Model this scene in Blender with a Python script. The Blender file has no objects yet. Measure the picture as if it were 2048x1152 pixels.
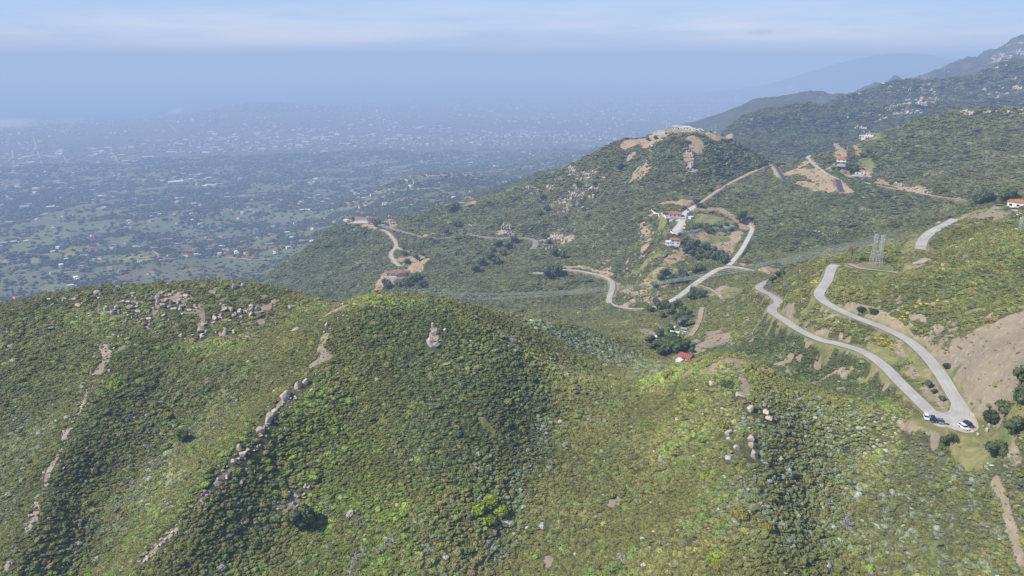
import bpy, bmesh, math, random
import numpy as np
from mathutils import Vector, Matrix

rng = np.random.default_rng(7)
random.seed(7)
scene = bpy.context.scene
COL = scene.collection

# ------------------------------------------------------------------ camera
HFOV = math.radians(72.0)
FPX = 1024.0 / math.tan(HFOV / 2)          # focal length in photo pixels
PITCH = math.radians(18.0)
CP, SP = math.cos(PITCH), math.sin(PITCH)
cam_data = bpy.data.cameras.new("camera")
cam_data.sensor_width = 36.0
cam_data.lens = 18.0 / math.tan(HFOV / 2)
cam_data.clip_start = 1.0
cam_data.clip_end = 200000.0
cam = bpy.data.objects.new("camera", cam_data)
cam.location = (0, 0, 0)
cam.rotation_euler = (math.pi / 2 - PITCH, 0, 0)
COL.objects.link(cam)
scene.camera = cam

scene.view_settings.view_transform = 'Standard'
scene.view_settings.look = 'None'
scene.view_settings.exposure = 0.0
scene.view_settings.gamma = 1.0
scene.render.engine = 'CYCLES'
try:
    scene.cycles.use_denoising = True
    scene.cycles.denoiser = 'OPENIMAGEDENOISE'
    scene.cycles.max_bounces = 4
    scene.cycles.diffuse_bounces = 2
    scene.cycles.transparent_max_bounces = 12
    scene.cycles.use_adaptive_sampling = True
    scene.cycles.adaptive_threshold = 0.02
except Exception:
    pass


def ray(px, py):
    u = (px - 1024.0) / FPX
    v = (576.0 - py) / FPX
    return u, CP + v * SP, -SP + v * CP


def P(px, py, val):
    """survey point seen along a direction: val > 0 is forward distance, val < 0 its height below the camera"""
    dx, dy, dz = ray(px, py)
    t = val / dy if val > 0 else val / dz
    return (dx * t, dy * t, dz * t)


# ------------------------------------------------------------------ noise
def _hash(ix, iy, seed):
    h = (ix.astype(np.int64) * 374761393 + iy.astype(np.int64) * 668265263 + seed * 974634777) & 0xFFFFFFFF
    h = ((h ^ (h >> 13)) * 1274126177) & 0xFFFFFFFF
    return (h ^ (h >> 16)) & 0xFFFFFFFF


def gnoise(x, y, seed=0):
    """gradient noise, about -1..1"""
    x0 = np.floor(x); y0 = np.floor(y)
    fx = x - x0; fy = y - y0
    ux = fx * fx * fx * (fx * (fx * 6 - 15) + 10)
    uy = fy * fy * fy * (fy * (fy * 6 - 15) + 10)
    out = 0
    for dx in (0, 1):
        for dy in (0, 1):
            a = _hash(x0 + dx, y0 + dy, seed).astype(np.float64) * (2 * math.pi / 4294967296.0)
            g = np.cos(a) * (fx - dx) + np.sin(a) * (fy - dy)
            out = out + g * (ux if dx else 1 - ux) * (uy if dy else 1 - uy)
    return out * 1.5


def fbm(x, y, wl, octaves=4, seed=0, gain=0.5):
    s = 0; a = 1.0; t = 0
    for o in range(octaves):
        s = s + a * gnoise(x / wl + o * 17.3, y / wl - o * 9.1, seed + o)
        t += a; a *= gain; wl *= 0.5
    return s / t


def ridged(x, y, wl, octaves=4, seed=0):
    s = 0; a = 1.0; t = 0
    for o in range(octaves):
        n = 1 - np.abs(gnoise(x / wl + o * 7.7, y / wl + o * 3.3, seed + o))
        s = s + a * n * n
        t += a; a *= 0.5; wl *= 0.5
    return s / t


def sstep(a, b, x):
    t = np.clip((x - a) / (b - a), 0, 1)
    return t * t * (3 - 2 * t)


# ------------------------------------------------------------------ object helpers
def tag(o, label=None, cat=None, group=None, kind=None):
    if label: o['label'] = label
    if cat: o['category'] = cat
    if group: o['group'] = group
    if kind: o['kind'] = kind
    return o


def link(name, mesh, parent=None):
    o = bpy.data.objects.new(name, mesh)
    COL.objects.link(o)
    if parent is not None:
        o.parent = parent
    return o


def empty(name, loc, rz=0.0):
    o = bpy.data.objects.new(name, None)
    o.empty_display_size = 0.5
    o.location = loc
    o.rotation_euler = (0, 0, rz)
    COL.objects.link(o)
    return o


def np_mesh(name, verts, faces, mat=None, smooth=False):
    """verts (n,3), faces (m,k) arrays -> mesh"""
    verts = np.asarray(verts, dtype=np.float32)
    faces = np.asarray(faces, dtype=np.int32)
    me = bpy.data.meshes.new(name)
    n, k = faces.shape
    me.vertices.add(len(verts))
    me.vertices.foreach_set('co', verts.ravel())
    me.loops.add(n * k)
    me.loops.foreach_set('vertex_index', faces.ravel())
    me.polygons.add(n)
    me.polygons.foreach_set('loop_start', np.arange(0, n * k, k, dtype=np.int32))
    me.polygons.foreach_set('loop_total', np.full(n, k, dtype=np.int32))
    me.polygons.foreach_set('use_smooth', np.full(n, smooth, dtype=bool))
    me.update(calc_edges=True)
    if mat: me.materials.append(mat)
    return me


def copy_tree(o, parent=None):
    c = o.copy()
    COL.objects.link(c)
    c.parent = parent
    for ch in o.children:
        copy_tree(ch, c)
    return c


# ------------------------------------------------------------------ material helpers
def new_mat(name):
    m = bpy.data.materials.new(name)
    m.use_nodes = True
    nt = m.node_tree
    for n in list(nt.nodes): nt.nodes.remove(n)
    out = nt.nodes.new('ShaderNodeOutputMaterial')
    bs = nt.nodes.new('ShaderNodeBsdfPrincipled')
    bs.inputs['Roughness'].default_value = 0.9
    if 'Specular IOR Level' in bs.inputs: bs.inputs['Specular IOR Level'].default_value = 0.15
    nt.links.new(bs.outputs[0], out.inputs['Surface'])
    return m, nt, bs, out


def nd(nt, typ, **kw):
    n = nt.nodes.new(typ)
    for k, v in kw.items():
        if k.startswith('in_'):
            n.inputs[k[3:].replace('_', ' ')].default_value = v
        else:
            setattr(n, k, v)
    return n


def mixc(nt, fac, a, b, blend='MIX'):
    n = nt.nodes.new('ShaderNodeMix'); n.data_type = 'RGBA'; n.blend_type = blend
    for sock, val in ((n.inputs[0], fac), (n.inputs[6], a), (n.inputs[7], b)):
        if hasattr(val, 'links') or isinstance(val, bpy.types.NodeSocket):
            nt.links.new(val, sock)
        elif isinstance(val, (int, float)):
            sock.default_value = val
        else:
            sock.default_value = (*val, 1) if len(val) == 3 else val
    return n.outputs[2]


def mathn(nt, op, a, b=None, clamp=False):
    n = nt.nodes.new('ShaderNodeMath'); n.operation = op; n.use_clamp = clamp
    for i, val in enumerate((a, b)):
        if val is None: continue
        if isinstance(val, bpy.types.NodeSocket): nt.links.new(val, n.inputs[i])
        else: n.inputs[i].default_value = val
    return n.outputs[0]


def mapr(nt, val, a, b, c=0.0, d=1.0, smooth=True):
    n = nt.nodes.new('ShaderNodeMapRange'); n.interpolation_type = 'SMOOTHSTEP' if smooth else 'LINEAR'
    nt.links.new(val, n.inputs[0])
    for i, q in enumerate((a, b, c, d)): n.inputs[i + 1].default_value = q
    return n.outputs[0]


def noise_tex(nt, vec, scale, detail=4.0, rough=0.55):
    n = nt.nodes.new('ShaderNodeTexNoise')
    n.inputs['Scale'].default_value = scale
    n.inputs['Detail'].default_value = detail
    n.inputs['Roughness'].default_value = rough
    nt.links.new(vec, n.inputs['Vector'])
    return n.outputs['Fac']


def coord(nt, kind='Object'):
    return nt.nodes.new('ShaderNodeTexCoord').outputs[kind]


def flat_mat(name, col, rough=0.85, var=0.25, scale=0.6, metallic=0.0):
    """plain surface with a little mottling and dirt"""
    m, nt, bs, out = new_mat(name)
    c = coord(nt)
    f = noise_tex(nt, c, scale, 5)
    f = mapr(nt, f, 0.3, 0.7)
    lo = tuple(x * (1 - var) for x in col); hi = tuple(min(1, x * (1 + var * 0.6)) for x in col)
    nt.links.new(mixc(nt, f, lo, hi), bs.inputs['Base Color'])
    bs.inputs['Roughness'].default_value = rough
    bs.inputs['Metallic'].default_value = metallic
    return m

# ------------------------------------------------------------------ roads (survey points: direction + height)
MAIN_UPPER = [(1912,438,-110),(1893,449,-111.5),(1870,460,-113),(1852,473,-115),(1844,485,-117),(1840,500,-119)]
MAIN = [(1672,529,-132.5),(1664,535,-132.8),(1660,545,-133.1),(1655,560,-133.6),(1645,575,-134),(1638,588,-134.4),(1645,600,-134.8),(1670,616,-135.4),(1720,638,-136.4),(1770,657,-137.2),(1815,680,-138),(1850,710,-138.7),
        (1880,747,-139.3),(1905,788,-139.8),(1921,815,-140.1),(1918,833,-140.4),(1893,838,-140.8),(1866,828,-141.2),(1836,800,-141.8),(1803,768,-142.5),(1762,727,-143.5),(1722,702,-144.4),(1680,689,-145.4),
        (1640,679,-146.5),(1602,662,-148.5),(1570,641,-151.5),(1547,626,-154.5),(1545,616,-156),(1557,605,-158.5),(1545,592,-163),(1527,583,-169),(1518,577,-174),(1522,570,-178),(1545,559,-186),(1558,553,-194),(1545,550,-199),
        (1520,545,-203),(1490,538,-206.5),(1465,534,-207.5),(1440,537,-208.5),(1425,545,-211),(1400,561,-215.5),(1375,580,-219.5),(1350,598,-223.5),(1325,608,-227),(1302,616,-231),(1270,618,-238),(1240,614,-246),
        (1220,607,-252),(1219,595,-253),(1225,575,-253.4),(1222,562,-254),(1205,552,-255),(1180,546,-256),(1150,541,-257),(1125,540,-258),(1105,543,-258.6),(1085,546,-259),(1066,546,-259.5)]
LOWER = [(1066,498,-262),(1072,488,-262.6),(1068,480,-263.2),(1050,476,-264.5),(1020,476,-267),(990,476,-269.3),(972,474,-270.4),(945,470.5,-272.5),(920,471,-275),(900,475,-276.5),(880,477,-277.5),(850,475.5,-280),
         (820,468,-282.3),(790,459,-285),(765,451.5,-289),(740,448,-294),(712,447,-299),(692,448,-303)]
DRIVE_EAST = [(1458,531,-207.4),(1466,522,-206),(1480,505,-203.5),(1492,485,-201),(1500,470,-199.5),(1504,460,-198.6),(1502,454,-198.2),(1494,451,-198)]
DRIVE_HOUSE = [(1545,329,-165.5),(1512,341,-171),(1480,356,-176.5),(1450,372,-179.5),(1430,385,-182),(1405,403,-187),(1392,412,-189.4)]
DRIVE_COURT = [(1394,411,-189.1),(1378,420,-191.4),(1368,428,-193),(1366,438,-195),(1360,450,-197.3),(1350,462,-199.6),(1345,467,-200.4)]
DRIVE_TERRACE = [(1352,462,-199.8),(1372,466,-200),(1390,463,-200),(1402,460,-199.9)]
RIDGE_ROAD = [(1627,310,-147),(1618,313,-148),(1617,318,-149.5),(1628,328,-151.5),(1640,338,-153.5),(1652,347,-155),(1665,354,-156),(1676,358,-156.8)]
NEW_ASPHALT_A = [(1547,327,-165.3),(1554,336,-166.2),(1560,345,-167.5),(1567,357,-169),(1572,364,-170)]
NEW_ASPHALT_B = [(1674,359,-157),(1677,365,-158.4),(1679,374,-160),(1684,384,-162)]
RIDGE_TRACK = [(1694,357,-157.4),(1720,363,-158),(1740,368,-158.2),(1770,374,-157.8),(1800,380,-157),(1835,386,-155.4),(1870,392,-153.8),(1905,397,-152),(1935,401,-150.5)]
SPUR_TRACK = [(800,533,-297),(792,526,-296.4),(784,515,-295.5),(783,505,-294.7),(792,494,-293.3),(790,483,-292),(782,472,-290),(773,463,-288.5),(762,459,-288.3)]
SPUR_TRACK_B = [(793,494,-293.3),(805,501,-294),(820,506,-294),(834,510,-294)]
TOWER_TRACK = [(1700,528,-128.6),(1720,537,-128.4),(1745,540,-127.4),(1770,543,-125.6),(1800,546,-123.2)]
TOWER_TRACK_B = [(1824,532,-120),(1842,524,-117),(1858,515,-114.5)]
VALLEY_TRACK = [(1405,616,-209),(1402,625,-207),(1399,640,-204),(1392,655,-201.5),(1384,667,-199.5),(1380,672,-198.5)]
VALLEY_TRACK_B = [(1400,571,-214),(1415,576,-212.5),(1428,583,-210),(1440,593,-207),(1445,598,-205)]
ROADS = [  # name, points, width, material key
    ('road', MAIN_UPPER, 6.4, 'asphalt_pale'), ('road', MAIN, 6.0, 'asphalt_pale'), ('road', LOWER, 6.6, 'asphalt_grey'),
    ('driveway', DRIVE_EAST, 4.8, 'concrete'), ('driveway', DRIVE_HOUSE, 5.6, 'track'), ('driveway', DRIVE_COURT, 8.0, 'concrete'), ('driveway', DRIVE_TERRACE, 4.2, 'concrete'),
    ('ridge_road', RIDGE_ROAD, 5.6, 'asphalt_pale'), ('new_asphalt_road', NEW_ASPHALT_A, 6.5, 'asphalt_new'), ('new_asphalt_road', NEW_ASPHALT_B, 7.5, 'asphalt_new'),
    ('dirt_track', RIDGE_TRACK, 4.4, 'track_pale'), ('dirt_track', SPUR_TRACK, 6.0, 'track_pale'), ('dirt_track', SPUR_TRACK_B, 4.5, 'track_pale'),
    ('dirt_track', TOWER_TRACK, 4.0, 'track_grey'), ('dirt_track', TOWER_TRACK_B, 6.0, 'track_grey'),
    ('dirt_track', VALLEY_TRACK, 4.0, 'track'), ('dirt_track', VALLEY_TRACK_B, 3.6, 'track'),
]

# ------------------------------------------------------------------ terrain survey: (column, row, forward distance or minus height)
SURVEY = [
 # summit crest of the near hill, saddle, knoll
 (690,604,-131),(740,594,-126),(800,595,-127),(860,603,-129),(930,622,-134),(980,648,-140),(1030,678,-147),(1080,708,-154),(1130,735,-160),(1200,758,-164.5),(1260,750,-163.5),(1330,735,-158),(1390,720,-150),(1450,706,-140),(1465,716,-139.5),
 (1530,735,-146),(1600,770,-150),(1680,800,-148.6),(1760,830,-147),(1830,850,-144),
 # near face
 (1000,720,-147),(1000,800,-157),(980,900,-167),(970,1000,-177),(985,1152,-190),(850,700,-141),(850,800,-153),(850,900,-163),(850,1000,-173),(850,1152,-182),
 (700,700,-140),(700,800,-152),(700,900,-164),(700,1000,-174),(700,1152,-184),(1150,800,-164),(1110,830,-168),(1085,900,-173.5),(1055,980,-179.5),(1010,1080,-187.5),(1180,900,-171),(1180,1000,-178),(1150,1152,-185),
 (1300,800,-163),(1300,900,-165),(1300,1000,-173),(1300,1152,-178),(1480,800,-143),(1500,900,-148.5),(1500,1030,-157),(1500,1152,-166),(1600,850,-153.5),(1600,1000,-163),(1700,1152,-173),
 (1750,900,-160),(1750,1000,-165),(1900,1000,-158),(1900,1152,-166),(2048,1152,-160),(2040,1000,-146),
 # outcrop ridge
 (650,690,-138),(630,720,-142),(600,770,-146),(570,800,-149),(530,860,-153),(480,910,-157),(430,970,-162),(380,1030,-167),(300,1110,-174),(270,1150,-177),
 (560,900,-161),(500,1000,-170),(450,1100,-178),(560,1100,-183),(560,1152,-186),
 (500,800,-160),(400,900,-170),(300,1000,-179),(200,1100,-189),(150,1152,-193),(450,730,-156),(560,700,-148),(350,800,-165),(250,900,-174),(150,1000,-181),
 # second ridge, left
 (250,680,-150),(215,720,-153),(185,790,-159),(150,850,-164),(120,920,-169),(90,1000,-174),(40,1090,-181),(10,1140,-185),(100,750,-160),(0,750,-160),(60,850,-171),(0,950,-181),(0,1080,-190),
 # boulder plateau
 (80,600,-148),(0,622,-147),(0,680,-151),(150,640,-150),(250,590,-148),(350,575,-147),(450,568,-146),(530,572,-147),(600,588,-150),(640,602,-151),(300,640,-154),(450,640,-157),(550,640,-157),(450,680,-159),(350,690,-158),(550,670,-155),(620,640,-148),(660,620,-140),(180,575,-148.5),
 # far side of the crest and the village hollow
 (1150,690,-175),(1200,720,-180),(1250,737,-184),(1080,650,-160),(1150,650,-178),(1200,680,-185),(1290,705,-194),(1330,722,-195),(1340,680,-204.5),(1370,716,-186),(1385,665,-198),(1350,660,-208),(1300,640,-218),(1250,640,-233),(1200,640,-248),(1150,620,-259),
 (1420,600,-206),(1450,620,-198),(1500,620,-184),(1500,680,-180),(1450,660,-189),(1560,700,-168),(1420,685,-187),(1650,740,-160),(1560,745,-163),(1740,775,-153),(1800,810,-148),
 # right slopes
 (1760,600,-129),(1760,620,-131.8),(1760,560,-126),(1850,640,-129.7),(1850,600,-123),(1850,560,-117),(1900,640,-126),(1900,520,-111),(1950,600,-118.7),(1950,650,-122.3),(1950,560,-114),(1950,520,-108),(1950,470,-106),(2040,600,-107.5),(2040,520,-100),(2040,460,-96),(2040,680,-111),(2040,740,-115.6),(1950,700,-127.5),(1950,735,-128.5),(1900,680,-130),(2040,800,-121),(1980,825,-135),(2040,900,-133),(1980,880,-139.5),(1970,770,-129.7),
 (1925,857,-140.4),(1870,890,-146),(1960,855,-139),(1752,530,-128),(2030,412,-98.5),(1960,416,-103),(1790,690,-140.4),(1620,640,-141),(1650,640,-140.2),(1580,600,-150),(1600,550,-150),(1640,520,-138),(1870,785,-140.6),(1820,730,-140.8),
 # spur house hill
 (1345,430,-193),(1345,487,-205),(1330,520,-214),(1400,463,-200),(1460,457,-200),(1480,440,-197),(1430,425,-190),(1365,405,-187),(1420,500,-207),(1290,560,-229),(1290,480,-226),(1310,430,-203),(1250,500,-238),(1200,520,-250),(1220,450,-224),(1380,540,-213),(1300,590,-234),
 # dark slope
 (1545,330,-166),(1580,368,-170),(1600,375,-168),(1640,385,-165),(1720,402,-166),(1760,440,-176),(1700,480,-186),(1540,530,-203),(1620,510,-197),(1660,500,-190),(1600,440,-183),(1530,440,-190),(1680,430,-174),(1500,400,-186),(1480,380,-182),
 (1800,430,-172),(1850,440,-160),(1740,400,-164),
 # white house shoulder and right hill
 (1735,276,-128),(1683,326,-141),(1720,352,-155),(1670,300,-139),(1751,275,-131),(1796,258,-115),(1841,239,-103),(1917,234,-100),(1959,213,-88),(2008,211,-87),(2048,220,-90),(1900,300,-127),(1900,350,-140),(1850,375,-150),(1960,396,-147),(2000,350,-133),(2040,380,-126),(1800,330,-143),(1640,330,-151),
 # antenna hill
 (1350,262,1250),(1400,264,1240),(1290,275,1260),(1320,266,1255),(1245,280,1270),(1200,305,1300),(1160,325,1320),(1100,350,1360),(1050,370,1380),(1000,387,1400),(950,402,1400),(900,413,1390),(850,421,1390),(800,433,1370),(750,440,1360),(700,446,1355),
 (1420,268,1240),(1460,276,1230),(1500,300,1215),(1525,315,1200),(1350,300,1150),(1350,350,1080),(1300,400,1020),(1250,350,1190),(1200,400,1150),(1450,350,1090),(1300,320,1150),(1420,310,1130),
 (1150,440,1090),(1100,420,1180),(1000,430,1230),(1100,390,1280),(900,440,1260),(1150,390,1230),(1110,470,1045),(1010,455,1120),
 # below the lower road
 (1130,580,790),(1060,600,790),(950,560,900),(900,520,990),(950,500,1040),(850,520,1010),(880,580,880),(820,560,930),(1100,630,-268),(1000,610,-276),
 (790,552,-299),(770,548,-300),(830,552,-299),(700,590,-330),(600,585,-352),(560,575,-372),(680,520,-330),(600,540,-370),(560,560,-392),(640,480,-325),(500,572,-432),(580,520,-385),(740,520,-312),(700,480,-312),
 # low hills behind the antenna ridge
 (1110,342,2150),(1050,360,2150),(1000,375,2100),(950,392,2100),(900,400,2150),(930,408,1750),(860,385,2350),(760,395,2500),(820,358,2900),(950,355,2900),(900,380,2450),
 # far right ranges
 (1497,220,2300),(1600,218,2400),(1643,216,2450),(1680,206,2550),(1730,185,2700),(1775,175,2700),(1834,178,2700),(1886,168,2700),(1938,150,2700),(1990,133,2700),(2048,123,2700),
 (1500,300,1800),(1600,300,1750),(1650,270,1950),(1700,255,2000),(1800,230,1950),(1850,215,1900),(1440,270,2200),(1470,285,1950),(1560,260,2050),(1900,205,2150),(2000,180,2300),
 (1560,197,3500),(1600,195,3500),(1650,199,3500),(1500,222,3500),
 (1712,182,4300),(1765,172,4300),(1799,157,4300),(1851,142,4300),(1903,133,4300),(1955,116,4300),(2008,95,4300),(2048,73,4300),
 # foothills, plain, mesa
 (20,592,-545),(100,580,-535),(60,540,-535),(200,550,-530),(350,590,-478),(300,560,-515),(450,560,-490),(250,500,-560),(50,500,-560),(450,500,-545),(550,500,-510),(620,450,-545),(50,450,-585),(250,450,-580),(450,450,-575),(600,400,-600),(400,400,-615),(200,400,-620),(20,400,-625),
 (50,350,-655),(250,350,-650),(450,350,-650),(650,350,-645),(700,400,-590),(850,330,-650),(1000,330,-630),(1100,310,-660),(50,300,-695),(300,300,-690),(550,300,-690),(800,300,-685),(1000,290,-690),(1200,270,-700),
 (50,270,-720),(300,270,-718),(550,270,-718),(800,260,-722),(1050,250,-725),(1250,240,-725),(1400,220,-725),(1000,200,-738),(1200,188,-742),(1400,185,-735),(800,225,-735),(1500,205,-700),(1600,185,-690),
 (50,240,-752),(250,240,-750),(380,228,-735),(450,213,10300),(520,204,10500),(580,208,10500),(640,214,10600),(700,206,-750),
]
# ground the photo cannot show but that must lie lower: (column for the bearing, forward distance, height)
HIDDEN = [
 (1570,1290,-225),(1600,1320,-215),(1530,1330,-220),(1640,1300,-190),(1500,1400,-230),(1580,1380,-240),
 (740,480,-195),(740,600,-275),(740,760,-335),(860,500,-215),(860,640,-290),(950,520,-215),(950,640,-275),(620,540,-210),(620,720,-320),(450,540,-190),(450,660,-280),(450,900,-400),(250,540,-200),(250,700,-310),(250,1000,-450),(80,520,-190),(80,700,-310),(80,1000,-460),
 (1480,365,-163),(1420,380,-170),(1540,350,-164),(640,1500,-440),(560,1600,-480),(700,1550,-430),(800,1560,-400),(900,1560,-370),(1000,1600,-345),(1100,1600,-300),(1200,1600,-330),(1300,1600,-310),(1400,1600,-270),(1480,1550,-265),(1560,1450,-230),(1640,1500,-235),(1700,1550,-200),(1800,1600,-190),(1900,1650,-180),(2040,1700,-170),
 (1850,600,-160),(1920,620,-150),(1980,640,-140),(1700,610,-190),(1600,570,-175),
 (1300,2300,-500),(1400,2700,-480),(1500,3000,-330),(1700,3200,-260),(1850,3400,-200),(2000,3400,-120),(2048,3500,-90),(1500,5000,-470),(1650,5200,-420),(1850,5600,-250),(2040,5600,-60),(1600,8000,-600),(1800,8000,-520),(2000,8000,-420),
 # open ground to both sides and below the camera
 (-500,400,-190),(-500,800,-380),(-500,1600,-560),(-500,4000,-680),(-300,250,-200),(-200,140,-215),(200,120,-215),(600,120,-210),(1000,120,-205),(1400,120,-195),(1800,120,-185),(2200,120,-170),(2300,250,-110),(2400,400,-70),(2500,700,-70),(2500,1300,-60),(2500,2500,-20),(2500,4300,180),(2600,6000,200),
 (1024,60,-210),(-400,60,-215),(2500,60,-170),
 # sea bed and land beyond
 (-300,10400,-790),(0,10500,-790),(200,10500,-790),(330,10800,-790),(430,12000,-790),(560,12200,-800),(700,13500,-795),(850,20000,-795),(1000,23000,-795),(1200,30000,-795),(1500,36000,-795),(1800,42000,-795),
 (100,16000,-830),(500,20000,-830),(800,30000,-830),(-400,20000,-830),(0,40000,-850),(700,50000,-850),(1200,60000,-850),(-500,60000,-850),(1700,60000,-850),(2300,60000,-850),
 (2300,12000,100),(2300,20000,-300),(2000,19000,-300),(1750,19000,-500),(1600,12500,-600),(2050,11500,-350),(1400,26000,-755),(1600,28000,-750),
]
FAR_MOUNTAIN = [(1600,150,14500),(1660,130,14500),(1720,108,14500),(1770,97,14500),(1800,92,14500),(1840,98,14500),(1900,112,14500),(1960,125,14500),(2040,118,14500)]

ctrl = []
for s in SURVEY + FAR_MOUNTAIN:
    ctrl.append(P(*s))
for name, pts, w, mk in ROADS:
    for p in pts: ctrl.append(P(*p))
for cx, Y, z in HIDDEN:
    d = ray(cx, 600)
    ctrl.append((Y * d[0] / d[1], Y, z))
ctrl = np.array(ctrl)


def logpolar(x, y):
    return np.arctan2(x, y), np.log(np.hypot(x, y))


def fit_surface(c, lam=2e-4):
    th, lr = logpolar(c[:, 0], c[:, 1])
    # drop near-duplicate stations
    keep = []
    for i in range(len(c)):
        if all((th[i] - th[j]) ** 2 + (lr[i] - lr[j]) ** 2 > 0.008 ** 2 for j in keep): keep.append(i)
    th, lr, z = th[keep], lr[keep], c[keep, 2]
    n = len(th)
    d2 = (th[:, None] - th[None]) ** 2 + (lr[:, None] - lr[None]) ** 2
    K = 0.5 * d2 * np.log(d2 + 1e-12) + lam * np.eye(n)
    Q = np.stack([np.ones(n), th, lr], 1)
    A = np.block([[K, Q], [Q.T, np.zeros((3, 3))]])
    sol = np.linalg.solve(A, np.concatenate([z, np.zeros(3)]))
    return th, lr, sol


TH0, LR0, SOL = fit_surface(ctrl)


def base_height(th, lr):
    shp = th.shape
    th = th.ravel(); lr = lr.ravel()
    out = np.empty(len(th))
    for i in range(0, len(th), 20000):
        a = th[i:i + 20000]; b = lr[i:i + 20000]
        d2 = (a[:, None] - TH0[None]) ** 2 + (b[:, None] - LR0[None]) ** 2
        out[i:i + 20000] = (0.5 * d2 * np.log(d2 + 1e-12)) @ SOL[:-3] + SOL[-3] + SOL[-2] * a + SOL[-1] * b
    return out.reshape(shp)


# terrain lattice: fine near, coarse far
RES = 1.0
th_in = np.radians(np.linspace(-43, 43, int(1000 * RES)))
th_l = np.radians(np.linspace(-66, -43.2, int(70 * RES)))
GT = np.concatenate([th_l, th_in, -th_l[::-1]])
def geo(a, b, g):
    n = max(2, int(math.log(b / a) / g)); return np.exp(np.linspace(math.log(a), math.log(b), n, endpoint=False))
GR = np.concatenate([np.arange(60, 180, 6 / RES), np.arange(180, 520, 1.15 / RES), geo(520, 1550, 0.0026 / RES), geo(1550, 12000, 0.0075 / RES), geo(12000, 75000, 0.03 / RES)])
GL = np.log(GR)
NT, NR = len(GT), len(GR)
ci = np.unique(np.concatenate([np.arange(0, NT, 4), [NT - 1]])); cj = np.unique(np.concatenate([np.arange(0, NR, 4), [NR - 1]]))
cz = base_height(*np.meshgrid(GT[ci], GL[cj], indexing='ij'))
tmp = np.stack([np.interp(GT, GT[ci], cz[:, k]) for k in range(len(cj))], 1)
H = np.stack([np.interp(GL, GL[cj], tmp[k]) for k in range(NT)], 0)       # (theta, r)
TT, LL = np.meshgrid(GT, GL, indexing='ij')
RR = np.exp(LL)
X = RR * np.sin(TT); Y = RR * np.cos(TT)

# relief that the survey is too coarse for: gullies and spurs on the middle hills, hummocks on the plain
wx = X + 25 * fbm(X, Y, 180, 2, 50); wy = Y + 25 * fbm(X, Y, 180, 2, 60)
mid = sstep(560, 800, RR) * (1 - sstep(1500, 2300, RR))
H0 = H.copy()
H = H + mid * (1 - 0.7 * np.exp(-((TT - 0.345) / 0.035) ** 2) * sstep(950, 1100, RR)) * (15 * (ridged(wx, wy, 150, 3, 3) - 0.62) + 3.0 * fbm(X, Y, 45, 3, 9))
near = 1 - sstep(480, 700, RR)
H = H + near * (1.7 * fbm(X, Y, 42, 3, 21) + 0.5 * fbm(X, Y, 7, 3, 23))
scree = sstep(0.50, 0.56, TT) * (1 - sstep(330, 360, RR)) * sstep(215, 235, RR)
H = H - scree * 0.7 * (ridged(X - 0.5 * Y, 0.12 * (Y + 0.5 * X), 6, 2, 71) - 0.5)
rightm = sstep(1550, 2100, RR) * sstep(0.24, 0.36, TT) * (1 - sstep(6500, 9000, RR))
H = H + rightm * (RR / 2600) * (60 * (ridged(wx, wy, 420, 4, 31) - 0.62) + 9 * fbm(X, Y, 90, 3, 33))
plain = sstep(1350, 1750, RR) * (1 - rightm) * (1 - sstep(-410, -330, H))
H = H + plain * (1 - 0.8 * sstep(5000, 8000, RR)) * (34 * fbm(wx, wy, 460, 4, 41) + 6 * fbm(wx, wy, 110, 3, 45)) * (H > -775)
fm = sstep(11500, 13000, RR) * (1 - sstep(16500, 18000, RR)) * sstep(-500, -300, H) * (TT > 0.25)
H = H + fm * 50 * (ridged(X, Y, 5000, 3, 77) - 0.6)


# road ribbons: smooth, then bench the terrain to them
def catmull(p, n=8):
    p = np.asarray(p, float); q = np.vstack([2 * p[0] - p[1], p, 2 * p[-1] - p[-2]])
    out = []
    for i in range(1, len(q) - 2):
        for t in np.linspace(0, 1, n, endpoint=False):
            a, b, c, d = q[i - 1], q[i], q[i + 1], q[i + 2]
            out.append(0.5 * ((2 * b) + (c - a) * t + (2 * a - 5 * b + 4 * c - d) * t * t + (3 * b - a - 3 * c + d) * t ** 3))
    out.append(p[-1])
    return np.array(out)


def resample(p, step):
    s = np.concatenate([[0], np.cumsum(np.linalg.norm(np.diff(p, axis=0), axis=1))])
    n = max(2, int(s[-1] / step))
    t = np.linspace(0, s[-1], n)
    return np.stack([np.interp(t, s, p[:, k]) for k in range(p.shape[1])], 1)


ROAD_LINES = []
RD = np.full(H.shape, 1e9); RZ = np.zeros(H.shape); RW = np.zeros(H.shape)
def bench(cx, cy, cz, half, reach):
    th = math.atan2(cx, cy); r = math.hypot(cx, cy)
    i0, i1 = np.searchsorted(GT, [th - reach / r, th + reach / r]); j0, j1 = np.searchsorted(GR, [r - reach, r + reach])
    if i1 <= i0 or j1 <= j0: return
    sl = (slice(i0, i1), slice(j0, j1))
    d = np.hypot(X[sl] - cx, Y[sl] - cy) - half
    m = d < RD[sl]
    RD[sl][m] = d[m]; RZ[sl][m] = cz; RW[sl][m] = half


for name, pts, w, mk in ROADS:
    line = resample(catmull([P(*p) for p in pts]), 2.0)
    ker = np.ones(7) / 7
    zz = np.convolve(np.pad(line[:, 2], 3, mode='edge'), ker, 'valid'); line[:, 2] = zz
    ROAD_LINES.append(line)
    for c in line: bench(c[0], c[1], c[2], w / 2, w / 2 + 12)
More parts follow.
